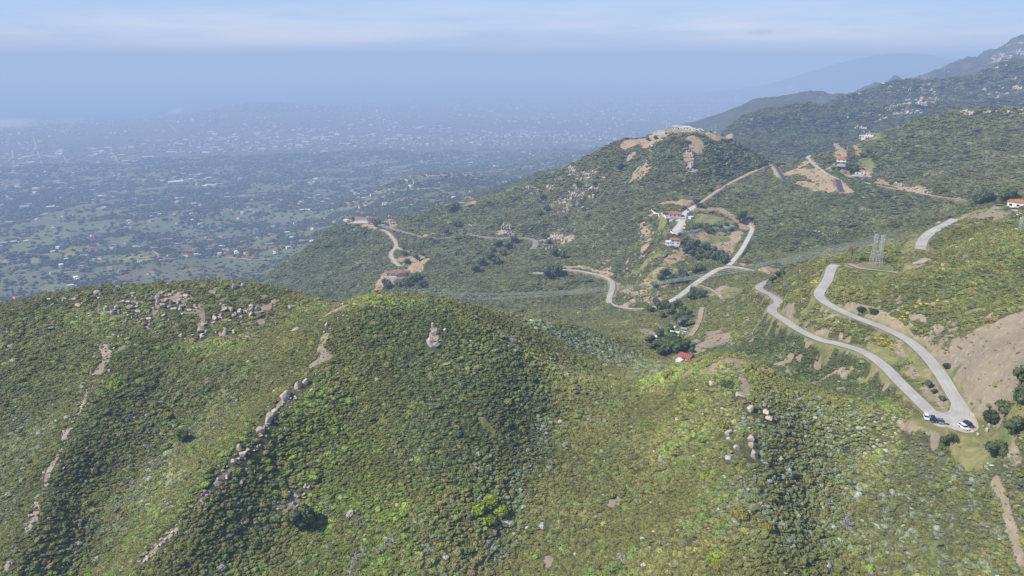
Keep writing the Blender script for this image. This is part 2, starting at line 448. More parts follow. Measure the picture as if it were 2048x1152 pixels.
# parking apron, house pads: centre, radius
PADS = [(1925,850,-140.4,9),(1945,852,-140.2,9),(1875,846,-141.2,8),(1900,848,-140.8,8),(1345,430,-193,15),(1345,487,-205,9),(1735,276,-128,12),(1683,326,-141,9),(1719,351,-155,10),(2030,412,-98.5,10),(2044,428,-99.5,8),
        (795,548,-299,22),(825,550,-299,14),(735,443,-303.5,14),(720,438,-303.5,20),(1372,716,-186,7),(1345,462,-199.6,9),(1350,258,-119,18),(1326,263,-121,15),(1380,261,-119,12),(1400,262,-121,10),(1428,268,-124,10),(1752,532,-128,9)]
for px, py, z, rad in PADS:
    c = P(px, py, z); bench(c[0], c[1], c[2], rad, rad + 14)
k = 1 - sstep(0.6, 4.2, RD)
H = H * (1 - k) + (RZ - 0.12) * k
ROADDIST = RD.copy()
Z = H


def hgt(x, y, G=None):
    """bilinear height (or any lattice field) at world x, y"""
    G = Z if G is None else G
    x = np.asarray(x, float); y = np.asarray(y, float)
    th = np.arctan2(x, y); lr = np.log(np.hypot(x, y))
    fi = np.interp(th, GT, np.arange(NT)); fj = np.interp(lr, GL, np.arange(NR))
    i = np.clip(fi.astype(int), 0, NT - 2); j = np.clip(fj.astype(int), 0, NR - 2)
    a = fi - i; b = fj - j
    return (G[i, j] * (1 - a) * (1 - b) + G[i + 1, j] * a * (1 - b) + G[i, j + 1] * (1 - a) * b + G[i + 1, j + 1] * a * b)


def hit(px, py, rmin=120.0):
    """the first ground met when looking along a surveyed direction"""
    d = ray(px, py)
    th = math.atan2(d[0], d[1]); te = d[2] / math.hypot(d[0], d[1])
    f = np.interp(th, GT, np.arange(NT)); i = min(int(f), NT - 2); a = f - i
    col = Z[i] * (1 - a) + Z[i + 1] * a
    e = col / GR - te
    idx = np.nonzero((e >= 0) & (GR > rmin))[0]
    if len(idx) == 0: return None
    j = idx[0]
    if j == 0: r = GR[0]
    else:
        e0, e1 = e[j - 1], e[j]; r = GR[j - 1] + (GR[j] - GR[j - 1]) * (-e0 / (e1 - e0 + 1e-12))
    x, y = r * math.sin(th), r * math.cos(th)
    return (x, y, float(hgt(x, y)))

# ------------------------------------------------------------------ land cover fields on the lattice
def paint(field, pts, rad, val=1.0, soft=0.5, mode='max'):
    """pts: surveyed directions (col,row); a band of ground of half-width rad metres along them"""
    w = [h for h in (hit(*p) for p in pts) if h]
    if not w: return
    w = np.array(w)[:, :2]
    if len(w) > 1:
        L = np.concatenate([[0], np.cumsum(np.linalg.norm(np.diff(w, axis=0), axis=1))])
        t = np.arange(0, L[-1] + 1e-6, max(0.8, rad * 0.5))
        w = np.stack([np.interp(t, L, w[:, k]) for k in (0, 1)], 1)
    for cx, cy in w:
        th = math.atan2(cx, cy); r = math.hypot(cx, cy); q = rad * 1.5
        i0, i1 = np.searchsorted(GT, [th - q / r, th + q / r]); j0, j1 = np.searchsorted(GR, [r - q, r + q])
        if i1 <= i0 or j1 <= j0: continue
        sl = (slice(i0, i1), slice(j0, j1))
        d = np.hypot(X[sl] - cx, Y[sl] - cy) / rad
        v = val * (1 - sstep(1 - soft, 1 + soft * 0.6, d))
        field[sl] = np.maximum(field[sl], v)


BARE = np.zeros(H.shape); GRASS = np.zeros(H.shape); PALE = np.zeros(H.shape); YEL = np.zeros(H.shape); DARK = np.zeros(H.shape); ROCK = np.zeros(H.shape); FLOWER = np.zeros(H.shape); FIELD = np.zeros(H.shape); MUSTARD = np.zeros(H.shape); PLOUGH = np.zeros(H.shape); CLEAR = np.zeros(H.shape)

# --- bare earth
for pts, rad, v in [
    ([(1945,735),(1990,700),(2040,690)], 20, .95), ([(1935,770),(1985,775),(2030,740)], 16, .95), ([(2048,640),(2000,660)], 12, .8), ([(1985,800),(2010,790)], 9, .8), ([(1900,720),(1925,760)], 7, .8),
    ([(1870,775),(1880,800),(1885,818)], 7, .85), ([(1830,735),(1850,765)], 6, .5),
    ([(1700,610),(1740,618),(1770,632)], 3.5, .7), ([(1740,632),(1790,650),(1850,690)], 3.5, .6), ([(1860,660),(1900,690),(1930,710)], 7, .5), ([(1960,665),(2020,650)], 7, .55),
    ([(1600,650),(1615,645)], 2.5, .6), ([(1622,668),(1650,672)], 2.2, .8), ([(1580,625),(1600,610)], 4, .6), ([(1800,690),(1830,720)], 5, .5),
    ([(1430,730),(1450,722),(1475,722)], 3.4, .7), ([(1400,745),(1440,745),(1475,745)], 2.6, .55), ([(1475,730),(1490,770),(1485,790)], 2.2, .8), ([(1378,742),(1378,748)], 2, .8),
    ([(1420,690),(1435,680),(1440,670)], 11, .8), ([(1400,705),(1395,695)], 7, .8), ([(1425,665),(1432,675)], 7, .8),
    ([(1440,578),(1455,590)], 9, .7), ([(1330,612),(1310,600)], 8, .6), ([(1290,662),(1305,672)], 7, .7), ([(1325,692),(1335,690)], 5, .7),
    ([(1335,405),(1360,400),(1375,408)], 13, .95), ([(1395,420),(1440,422),(1475,440),(1492,452)], 12, .95), ([(1395,476),(1430,487),(1452,474)], 13, .85), ([(1440,500),(1462,490)], 8, .8), ([(1490,452),(1475,440)], 7, .7), ([(1415,465),(1430,480),(1440,500),(1450,505)], 8, .6), ([(1455,490),(1470,480),(1475,465)], 9, .8), ([(1460,500),(1450,512)], 8, .7), ([(1395,470),(1420,490),(1440,470)], 12, .5),
    ([(1370,500),(1350,515),(1330,530)], 11, .6), ([(1320,540),(1300,560),(1290,580)], 9, .6), ([(1285,450),(1300,470),(1290,500)], 7, .5), ([(1320,500),(1300,520)], 7, .4),
    ([(1262,285),(1285,279),(1310,275),(1335,265),(1360,261),(1385,262),(1405,268),(1420,271),(1440,271),(1455,271)], 19, 1.0), ([(1385,275),(1395,285),(1390,300)], 13, .95), ([(1290,290),(1330,278)], 9, .8), ([(1310,285),(1345,272)], 9, .7), ([(1265,310),(1258,315)], 8, .6), ([(1280,335),(1290,345),(1270,350)], 16, .55), ([(1375,310),(1380,325)], 10, .6),
    ([(1585,345),(1620,345),(1650,358),(1668,368)], 16, .8), ([(1600,365),(1640,375),(1665,380)], 10, .7), ([(1610,325),(1600,335)], 9, .7), ([(1675,368),(1690,380),(1700,385)], 6, .8),
    ([(1545,332),(1560,352)], 5, .7), ([(1672,290),(1682,300),(1680,315)], 11, .8), ([(1712,290),(1716,310)], 6, .6), ([(1733,335),(1738,345),(1728,355)], 8, .8), ([(1700,330),(1715,335)], 8, .4), ([(1760,362),(1800,372),(1850,385)], 9, .7), ([(1690,345),(1700,352)], 8, .6),
    ([(1730,283),(1718,288)], 8, .6),
    ([(1980,430),(1940,425),(1990,415)], 12, .75), ([(1925,440),(1960,445)], 8, .5), ([(2010,425),(1995,440)], 6, .6), ([(1830,535),(1850,522)], 6, .8), ([(1770,540),(1760,533)], 4, .6),
    ([(1865,844),(1890,853),(1930,862),(1955,858)], 5, .9), ([(1800,842),(1830,849),(1868,858)], 1.6, .8), ([(1868,862),(1870,895)], 1.6, .95), ([(1945,870),(1990,885)], 6, .5), ([(1975,850),(1985,840)], 5, .6), ([(2015,895),(2035,925)], 2, .6),
    ([(1990,960),(2010,1010),(2030,1080),(2044,1130)], 1.2, .85),
    ([(935,624),(965,640),(990,655),(1015,672),(1035,684)], 1.6, .9), ([(1110,725),(1150,745),(1165,752)], 2.4, .8), ([(1225,1005),(1235,1000)], 3, .7), ([(1095,1120),(1100,1128)], 2.5, .8),
    ([(650,672),(640,700),(660,712),(625,730)], 2.4, .7), ([(660,625),(690,612),(640,640)], 3, .8), ([(1265,745),(1262,730),(1268,712)], 2.5, .6),
    ([(205,690),(215,715),(195,745)], 2.4, .7), ([(240,700),(270,675)], 2, .5), ([(400,610),(405,640),(398,655)], 2, .9), ([(430,577),(415,590)], 3, .6),
    ([(720,441),(735,448),(755,452)], 15, .95), ([(705,446),(700,446)], 10, .8), ([(810,548),(835,545)], 11, .9), ([(800,520),(830,515),(845,525),(820,535)], 13, .7), ([(760,560),(758,580)], 9, .7), ([(775,565),(790,572)], 6, .7), ([(770,552),(780,560)], 10, .7),
    ([(780,445),(790,452)], 10, .6), ([(850,470),(900,468)], 6, .6), ([(935,468),(960,465)], 6, .5), ([(1085,480),(1110,475),(1145,478)], 11, .6), ([(1100,535),(1090,540)], 7, .8), ([(1130,533),(1180,538),(1220,552)], 6, .7), ([(1228,580),(1222,600)], 5, .6), ([(1250,610),(1280,600),(1310,600)], 9, .55), ([(1230,565),(1270,590)], 6, .5), ([(1520,543),(1560,545)], 8, .7), ([(1480,530),(1500,530)], 6, .6),
    ([(880,412),(910,408),(940,408)], 16, .8), ([(850,421),(800,433)], 12, .5), ([(930,395),(940,400)], 14, .7),
    ([(805,357),(850,353),(960,355)], 18, .85), ([(700,380),(760,385),(840,378),(930,377)], 14, .7), ([(820,398),(880,402)], 12, .5),
]: paint(BARE, pts, rad, v)
# --- grass
for pts, rad, v in [
    ([(1950,875),(1975,885),(1990,890),(1960,890)], 9, .95), ([(1405,436),(1430,440),(1455,447)], 16, .95), ([(1405,484),(1440,480)], 8, .6), ([(1325,435),(1328,450)], 6, .9), ([(1730,320),(1740,335)], 9, .9), ([(1745,268),(1750,278)], 12, .7), ([(1700,283),(1710,285)], 7, .7),
    ([(1290,530),(1305,515)], 14, .7), ([(1460,580),(1470,590)], 12, .7), ([(1825,495),(1830,485),(1850,470)], 9, .8), ([(1760,533),(1770,545)], 6, .8), ([(1890,745),(1905,790)], 2.5, .8), ([(1750,685),(1790,725)], 5, .6), ([(1600,665),(1660,690)], 4, .7), ([(1820,690),(1850,735)], 4, .6),
    ([(1450,480),(1420,470)], 10, .5), ([(1960,420),(1900,450)], 10, .5), ([(1340,540),(1310,570)], 12, .5), ([(870,412),(935,411)], 9, .6), ([(965,840),(985,870)], 3, .6), ([(1265,740),(1262,755)], 4, .7),
]: paint(GRASS, pts, rad, v)
# --- pale flowering scrub, yellow-green scrub, dark scrub and painted shade, yellow broom
for pts, rad, v in [
    ([(1090,655),(1150,690),(1200,715),(1240,735)], 17, 1.0), ([(1180,670),(1260,715),(1320,735)], 14, .7), ([(1560,880),(1600,930),(1560,1000),(1600,1060)], 26, .55), ([(1660,900),(1700,1000),(1760,1080)], 24, .5), ([(1850,960),(1950,1000),(1980,1060)], 16, .55), ([(1620,820),(1690,850),(1760,890)], 10, .5), ([(1800,1050),(1900,1120)], 22, .4),
    ([(260,860),(300,890),(350,900),(270,960)], 12, .32), ([(400,860),(450,800),(480,780)], 9, .3), ([(330,960),(270,1000),(230,1060),(180,1090)], 12, .3), ([(20,850),(60,890),(20,950),(0,1050)], 12, .4), ([(300,920),(380,960),(330,1020)], 8, .3), ([(60,1000),(120,960)], 8, .2),
    ([(1090,840),(1070,900),(1040,960),(1020,1040),(980,1120)], 5, .6), ([(950,920),(1000,940)], 6, .4), ([(960,1010),(1040,990)], 6, .3), ([(870,1080),(840,1040),(880,1120)], 6, .35), ([(1470,890),(1480,880)], 3, .5),
    ([(1740,720),(1720,760)], 8, .2), ([(1460,395),(1440,400)], 16, .4), ([(1860,290),(1900,360)], 20, .25),
]: paint(PALE, pts, rad, v)
for pts, rad, v in [
    ([(620,810),(640,850),(660,880)], 9, .85), ([(700,890),(740,900)], 9, .6), ([(650,960),(720,990)], 12, .7), ([(760,1020),(800,1080),(740,1130)], 13, .7), ([(640,1080),(700,1140)], 10, .5), ([(975,1005),(970,1030)], 8.5, 1.0), ([(235,760),(228,772)], 4, .95), ([(660,780),(720,770)], 10, .4), ([(600,830),(560,980)], 8, .35),
    ([(1480,790),(1530,830),(1560,860)], 7, .6), ([(1380,790),(1390,810)], 4, .8), ([(1440,1110),(1430,1130)], 4, .8), ([(1480,1020),(1485,1030)], 5.5, .5), ([(1350,745),(1300,758),(1400,735),(1440,750)], 7, .5), ([(1540,880),(1620,1000),(1660,1100)], 24, .35), ([(1900,920),(1980,960)], 8, .4),
    ([(150,640),(300,700),(420,700),(500,690)], 13, .55), ([(100,620),(60,640)], 10, .4), ([(700,610),(800,605),(640,630)], 9, .45), ([(480,850),(420,930),(350,1000),(250,1080),(150,1140)], 9, .5), ([(450,1110),(500,1140)], 9, .3),
    ([(1300,470),(1320,480)], 10, .5), ([(1180,430),(1170,470)], 18, .3), ([(1590,420),(1640,440)], 40, .12),
]: paint(YEL, pts, rad, v)
for pts, rad, v in [
    ([(1660,350),(1700,390),(1760,420),(1600,420),(1560,480),(1640,470)], 45, .6), ([(1500,300),(1480,320),(1460,350)], 45, .6), ([(1340,300),(1320,330),(1260,370)], 40, .35), ([(680,490),(640,530),(600,570)], 60, .5), ([(1600,280),(1700,260),(1800,240)], 120, .5), ([(1850,300),(1900,330),(1800,320)], 60, .5),  # first band paints the shade of the dark slope into its scrub
    ([(820,630),(860,700),(900,780),(900,880)], 26, .85), ([(980,690),(1030,780),(1050,880)], 20, .75), ([(420,760),(380,820),(320,880)], 14, .5), ([(520,960),(500,1040),(420,1100)], 12, .45), ([(240,780),(200,860),(160,960)], 9, .4), ([(60,820),(20,870)], 18, .35), ([(1850,640),(1950,560),(2000,580)], 25, .3), ([(1610,710),(1680,740),(1760,785)], 12, .8),
    ([(950,700),(940,800)], 20, .3), ([(250,770),(330,760)], 14, .4),
]: paint(DARK, pts, rad, v)
for pts, rad, v in [([(1634,556),(1640,562)], 3, .7), ([(1805,620),(1800,640)], 4, .4), ([(1762,685),(1780,690),(1770,700)], 5.5, .6), ([(1885,545),(1900,540)], 4, .3), ([(1490,638),(1470,650)], 5, .35), ([(1310,500),(1318,512)], 5, .5), ([(1880,880),(1890,900)], 4, .4), ([(1840,605),(1890,600)], 6, .2)]: paint(FLOWER, pts, rad, v)
# --- stone showing through the scrub
for pts, rad, v in [
    ([(130,640),(230,610),(330,600),(420,590)], 12, .40), ([(200,640),(280,660),(180,620)], 10, .4), ([(460,600),(500,640),(440,650)], 10, .35), ([(390,580),(350,595)], 8, .45), ([(370,665),(430,670),(490,665)], 6, .5), ([(260,670),(225,670),(205,690),(215,715)], 3.5, .6),
    ([(660,690),(620,735),(595,765),(572,792),(540,835),(520,880),(480,915),(440,960),(400,1005),(370,1045),(320,1090),(280,1130)], 1.5, .62),
    ([(205,740),(180,775),(160,820),(130,870),(115,910),(95,950),(70,1040),(30,1090),(10,1140)], 1.6, .66),
    ([(560,1010),(600,1000)], 6, .35), ([(868,660),(865,685)], 3, .8),
    ([(1160,360),(1170,380),(1150,400),(1130,420),(1110,430)], 22, .45), ([(1130,360),(1100,370),(1080,385)], 20, .35), ([(1375,310),(1380,330),(1382,345)], 9, .5), ([(1200,330),(1180,350)], 18, .3), ([(1210,520),(1220,535)], 10, .5), ([(1150,460),(1200,470),(1150,500)], 16, .35), ([(1110,495),(1140,490),(1100,470)], 16, .6), ([(1000,465),(1015,455)], 14, .7), ([(940,458),(945,450)], 9, .6), ([(775,440),(785,447)], 12, .7),
    ([(1780,235),(1820,220),(1850,200),(1870,195)], 55, .55), ([(1740,250),(1720,262)], 40, .4), ([(1760,180),(1800,178),(1830,185)], 40, .45), ([(1990,180),(2020,170),(1960,205)], 45, .4), ([(1690,225),(1700,240)], 30, .35), ([(2048,90),(2030,110),(2010,125)], 170, .6), ([(1960,120),(1900,150)], 120, .25), ([(1890,150),(1920,140)], 80, .35), ([(1640,200),(1680,192)], 70, .3),
    ([(1935,222),(1950,218)], 20, .6), ([(2010,225),(2040,222)], 25, .5), ([(1880,305),(1910,330)], 9, .3),
]: paint(ROCK, pts, rad, v)

# --- open fields on the plain
for pts, rad, v in [([(60,490),(100,470),(125,455)], 60, .95), ([(45,500),(80,490)], 40, .8), ([(180,430),(240,420)], 55, .9), ([(170,455),(215,450)], 45, .7), ([(275,412),(300,410)], 40, .8), ([(225,385),(260,380),(320,378)], 50, .9), ([(110,510),(160,500),(200,500)], 38, .9), ([(180,525),(230,515),(290,520)], 35, .9), ([(100,576),(140,578)], 28, .9), ([(480,395),(500,398)], 40, .7), ([(505,425),(490,420)], 35, .6), ([(430,450),(450,445)], 30, .6), ([(850,270),(880,280)], 90, .7), ([(1080,320),(1040,320)], 70, .8), ([(940,300),(920,305)], 60, .5), ([(1140,235),(1250,225),(1350,215)], 110, .6), ([(740,330),(760,325)], 60, .5), ([(380,400),(420,395)], 45, .4), ([(560,470),(520,480)], 30, .5), ([(250,480),(235,490)], 30, .6), ([(860,320),(830,330)], 50, .5)]: paint(FIELD, pts, rad, v)
for pts, rad, v in [([(255,518),(275,513)], 20, .95), ([(285,516),(292,519)], 16, .95), ([(130,515),(150,505)], 16, .8), ([(185,490),(195,489)], 14, .8), ([(66,521),(74,520)], 12, .9), ([(100,508),(150,495)], 14, .5), ([(255,498),(265,496)], 14, .7)]: paint(MUSTARD, pts, rad, v)
for pts, rad, v in [([(320,495),(360,490),(370,500)], 26, .8), ([(230,558),(260,552),(295,545)], 20, .85), ([(330,542),(360,538)], 14, .8), ([(490,492),(530,498)], 22, .8), ([(500,517),(460,517)], 10, .8), ([(300,505),(320,515)], 14, .6), ([(440,550),(460,555)], 10, .7)]: paint(PLOUGH, pts, rad, v)
LIGHT = np.zeros(H.shape)  # sunlit look of knoll and crests, painted in as brighter scrub colour
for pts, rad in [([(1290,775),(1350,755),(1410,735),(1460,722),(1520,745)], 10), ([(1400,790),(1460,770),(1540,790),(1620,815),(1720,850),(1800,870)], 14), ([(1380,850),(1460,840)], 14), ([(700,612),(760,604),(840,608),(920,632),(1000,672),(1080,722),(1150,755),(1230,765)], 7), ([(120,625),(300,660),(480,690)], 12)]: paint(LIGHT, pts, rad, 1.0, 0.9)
paint(DARK, [(1345,705),(1420,692),(1480,690),(1530,705),(1590,740),(1660,760),(1740,795)], 13, .95)  # shade behind the knoll crest, painted in as darker scrub
SAGE = np.zeros(H.shape); paint(SAGE, [(1090,655),(1150,690),(1200,715),(1240,735)], 20, 1.0); paint(SAGE, [(1180,670),(1260,715),(1320,735)], 16, 1.0)
verge = np.clip(1 - sstep(0.5, 4.0, ROADDIST + 1.5 * gnoise(X / 6, Y / 6, 5)), 0, 1)
CLEARROAD = sstep(0.3, 2.6, ROADDIST)
n1 = fbm(X, Y, 14, 4, 101)
n2 = fbm(X, Y, 60, 3, 111)
OPEN = np.zeros(H.shape)
for pts, rad in [([(1560,650),(1640,665),(1720,670),(1800,710),(1860,770)], 16), ([(1420,600),(1500,640),(1560,700),(1500,680)], 26), ([(1700,610),(1780,630),(1900,660),(1990,650)], 17), ([(1620,600),(1600,570)], 12), ([(1620,720),(1720,750),(1790,790)], 14), ([(1310,450),(1300,520),(1330,560)], 34), ([(1430,480),(1390,520)], 26), ([(1850,530),(1780,550)], 13), ([(1690,300),(1720,335),(1680,335)], 34), ([(1780,285),(1755,310)], 26), ([(1985,425),(1930,440)], 15), ([(1300,640),(1330,690)], 18), ([(1620,350),(1660,375)], 24), ([(300,600),(420,640),(520,620),(200,620)], 16), ([(1440,730),(1480,760)], 8), ([(800,520),(830,530)], 14), ([(1270,595),(1230,580)], 14)]: paint(OPEN, pts, rad)
gapn = gnoise(X / 7, Y / 7, 311) + 0.6 * gnoise(X / 3.2, Y / 3.2, 312)
GAP = sstep(0.1, 0.6, OPEN) * (1 - sstep(-0.55, -0.15, gapn))
GREENGAP = sstep(-0.2, 0.3, fbm(X, Y, 30, 2, 313))
bare_soft = np.clip(sstep(0.15, 0.80, BARE + 0.5 * n1) * (BARE > 0.02) + 0.5 * verge * (RR < 2000), 0, 1)
grass_soft = sstep(0.15, 0.75, GRASS + 0.35 * n1) * (GRASS > 0.02)
bare_soft = np.maximum(bare_soft, GAP * (1 - 0.5 * GREENGAP)); grass_soft = np.maximum(grass_soft, GAP * 0.85 * GREENGAP)
grass_soft = np.maximum(grass_soft, 0.55 * verge * (RR < 900) * sstep(-0.3, 0.2, n2 + 0.3))
rock_soft = (1 - 0.6 * rightm) * sstep(0.30, 0.85, ROCK + 0.6 * n1) * (ROCK > 0.02)

# ------------------------------------------------------------------ terrain mesh
def soil_material():
    m, nt, bs, out = new_mat("ground_cover")
    c = coord(nt)
    at = nd(nt, 'ShaderNodeAttribute'); at.attribute_name = 'cover'
    sep = nd(nt, 'ShaderNodeSeparateColor'); nt.links.new(at.outputs['Color'], sep.inputs[0])
    bare, grass, rock = sep.outputs
    brk = mathn(nt, 'MULTIPLY', mathn(nt, 'SUBTRACT', noise_tex(nt, c, 0.22, 7, 0.7), 0.5), 1.1)
    def ragged(s_): return mapr(nt, mathn(nt, 'ADD', s_, mathn(nt, 'MULTIPLY', brk, mathn(nt, 'MULTIPLY', mathn(nt, 'SUBTRACT', 1.0, s_), mathn(nt, 'MULTIPLY', s_, 4.0), True), True)), 0.30, 0.62)
    bare, grass, rock = ragged(bare), ragged(grass), ragged(rock)
    tint = nd(nt, 'ShaderNodeAttribute'); tint.attribute_name = 'tint'
    f1 = noise_tex(nt, c, 0.35, 6, 0.65); f2 = noise_tex(nt, c, 0.05, 5, 0.6); f3 = noise_tex(nt, c, 1.2, 4, 0.7)
    soil = mixc(nt, mapr(nt, f2, 0.3, 0.7), (0.33, 0.265, 0.18), (0.265, 0.22, 0.165))
    soil = mixc(nt, mapr(nt, f1, 0.45, 0.75), soil, (0.41, 0.34, 0.24))
    soil = mixc(nt, mapr(nt, f3, 0.55, 0.8), soil, (0.20, 0.16, 0.11))
    gr = mixc(nt, mapr(nt, f1, 0.3, 0.7), (0.19, 0.19, 0.07), (0.30, 0.27, 0.13))
    gr = mixc(nt, mapr(nt, f2, 0.45, 0.65), gr, (0.13, 0.17, 0.06))
    st = mixc(nt, mapr(nt, f1, 0.35, 0.65), (0.28, 0.225, 0.165), (0.47, 0.39, 0.30))
    veg = mixc(nt, mapr(nt, f1, 0.35, 0.65), mixc(nt, 1.0, tint.outputs['Color'], (0.5, 0.5, 0.5), 'MULTIPLY'), tint.outputs['Color'])
    veg = mixc(nt, mapr(nt, noise_tex(nt, c, 0.02, 5, 0.7), 0.35, 0.65, 0.35, 0.0), veg, (0.16, 0.17, 0.10))
    sxyz = nd(nt, 'ShaderNodeSeparateXYZ'); nt.links.new(c, sxyz.inputs[0])
    soil = mixc(nt, mapr(nt, sxyz.outputs[1], 560, 800, 0.0, 0.7), soil, mixc(nt, mapr(nt, f1, 0.35, 0.7), (0.36, 0.25, 0.145), (0.48, 0.36, 0.22)))
    col = mixc(nt, bare, veg, soil)
    col = mixc(nt, grass, col, gr)
    col = mixc(nt, rock, col, st)
    nt.links.new(col, bs.inputs['Base Color'])
    bp_ = nd(nt, 'ShaderNodeBump'); bp_.inputs['Strength'].default_value = 0.7; bp_.inputs['Distance'].default_value = 1.0
    nt.links.new(f1, bp_.inputs['Height']); nt.links.new(bp_.outputs[0], bs.inputs['Normal'])
    bs.inputs['Roughness'].default_value = 1.0
    bs.inputs['Specular IOR Level'].default_value = 0.0
    return m


def plain_colour():
    """broad cover of the far plain: woods, fields, streets, fading town blocks"""
    woods = sstep(-0.12, 0.12, fbm(X, Y, 520, 5, 201, 0.6) + 0.10)
    fields = sstep(0.10, 0.30, fbm(X + 900, Y, 700, 4, 211, 0.5))
    tan_ = sstep(0.28, 0.42, fbm(X, Y + 500, 330, 4, 221, 0.55))
    c = np.zeros(X.shape + (3,))
    wood = np.array([0.115, 0.125, 0.092]); fieldc = np.array([0.19, 0.21, 0.11]); tanc = np.array([0.30, 0.25, 0.18]); town = np.array([0.17, 0.165, 0.15])
    c[:] = wood
    nearw = (1 - sstep(4500, 6000, RR))[..., None]; c = c * (1 - nearw) + np.array([0.215, 0.235, 0.135]) * nearw
    a = (fields * (1 - 0.45 * woods))[..., None]; c = c * (1 - a) + fieldc * a
    a = (tan_ * 0.6)[..., None]; c = c * (1 - a) + tanc * a
    def lay(c, w, q): w = w[..., None]; return c * (1 - w) + np.array(q) * w
    jag = 0.45 * fbm(X, Y, 60, 3, 241)
    c = lay(c, sstep(0.25, 0.5, FIELD + jag * (FIELD > 0.02)) * 0.9, (0.26, 0.29, 0.14))
    c = lay(c, sstep(0.25, 0.5, PLOUGH + jag * (PLOUGH > 0.02)) * 0.85, (0.30, 0.20, 0.16))
    c = lay(c, sstep(0.3, 0.5, MUSTARD + jag * (MUSTARD > 0.02)) * 0.9, (0.48, 0.44, 0.06))
    t = (sstep(4200, 6500, RR) * (1 - sstep(12500, 15000, RR)) * (0.45 + 0.5 * sstep(-0.2, 0.3, fbm(X, Y, 1500, 3, 231))))[..., None]
    return c * (1 - t) + town * t


def veg_tint(x, y, yel, pale, dark, n):
    o = np.empty(x.shape + (3,)); o[:] = (0.125, 0.126, 0.052)
    def mx(o, w, c): w = w[..., None]; return o * (1 - w) + np.array(c) * w
    o = mx(o, np.clip(0.5 + n, 0, 1) * 0.5, (0.14, 0.128, 0.055))
    o = mx(o, dark * 0.8, (0.085, 0.1, 0.045))
    o = mx(o, yel * 0.8, (0.15, 0.18, 0.04))
    o = mx(o, pale * 0.5, (0.18, 0.19, 0.14))
    return o


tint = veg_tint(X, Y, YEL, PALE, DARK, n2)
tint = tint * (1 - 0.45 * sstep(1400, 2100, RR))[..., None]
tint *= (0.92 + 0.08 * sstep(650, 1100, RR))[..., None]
pc = plain_colour()
pw = plain[..., None]
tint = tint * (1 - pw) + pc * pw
fmw = (fm > 0.05)[..., None]
tint = np.where(fmw, np.array([0.10, 0.10, 0.08]), tint)
pv = pw[..., 0]
rock_soft = rock_soft * (1 - 0.0 * pv)

verts = np.stack([X, Y, Z], -1).reshape(-1, 3)
ii, jj = np.meshgrid(np.arange(NT - 1), np.arange(NR - 1), indexing='ij')
a = (ii * NR + jj).ravel()
faces = np.stack([a, a + NR, a + NR + 1, a + 1], 1)
MAT_GROUND = soil_material()
me = np_mesh("terrain", verts, faces, MAT_GROUND, smooth=True)
cov = np.stack([bare_soft * (1 - pv * 0.4), grass_soft, rock_soft, np.ones_like(bare_soft)], -1).astype(np.float32)
at = me.attributes.new('cover', 'FLOAT_COLOR', 'POINT'); at.data.foreach_set('color', cov.ravel())
tt = np.concatenate([tint, np.ones(tint.shape[:2] + (1,))], -1).astype(np.float32)
at = me.attributes.new('tint', 'FLOAT_COLOR', 'POINT'); at.data.foreach_set('color', tt.ravel())
terrain = tag(link("terrain", me), kind='structure')

# ------------------------------------------------------------------ roads
def road_material(key, lo, hi, edge):
    m, nt, bs, out = new_mat(key)
    c = coord(nt)
    f = noise_tex(nt, c, 0.12, 6, 0.6); g = noise_tex(nt, c, 1.5, 5, 0.7)
    col = mixc(nt, mapr(nt, f, 0.35, 0.65), lo, hi)
    col = mixc(nt, mapr(nt, g, 0.5, 0.8, 0, 0.45), col, tuple(x * 0.7 for x in lo))
    at = nd(nt, 'ShaderNodeAttribute'); at.attribute_name = 'across'
    e = mathn(nt, 'ABSOLUTE', at.outputs['Fac'])
    ee = mathn(nt, 'ADD', e, mathn(nt, 'MULTIPLY', mathn(nt, 'SUBTRACT', g, 0.5), 0.35))
    col = mixc(nt, mapr(nt, ee, 0.82, 0.98), col, edge)
    # worn wheel paths
    wp = mathn(nt, 'ABSOLUTE', mathn(nt, 'SUBTRACT', e, 0.45))
    col = mixc(nt, mapr(nt, wp, 0.0, 0.16, 0.22, 0.0), col, tuple(x * 0.72 for x in lo))
    nt.links.new(col, bs.inputs['Base Color'])
    return m


ROADMAT = {
    'asphalt_pale': road_material('pale_worn_asphalt', (0.43, 0.405, 0.37), (0.52, 0.49, 0.445), (0.50, 0.44, 0.35)),
    'asphalt_grey': road_material('grey_asphalt', (0.24, 0.24, 0.245), (0.31, 0.31, 0.31), (0.40, 0.36, 0.29)),
    'concrete': road_material('pale_concrete', (0.52, 0.50, 0.47), (0.62, 0.60, 0.56), (0.45, 0.40, 0.33)),
    'asphalt_new': road_material('new_asphalt', (0.085, 0.08, 0.10), (0.115, 0.105, 0.13), (0.22, 0.18, 0.15)),
    'track': road_material('tan_dirt', (0.40, 0.30, 0.21), (0.50, 0.40, 0.29), (0.30, 0.23, 0.16)),
    'track_pale': road_material('pale_dirt', (0.46, 0.40, 0.31), (0.56, 0.50, 0.40), (0.34, 0.28, 0.20)),
    'track_grey': road_material('grey_dirt', (0.33, 0.28, 0.24), (0.42, 0.37, 0.33), (0.28, 0.22, 0.17)),
}


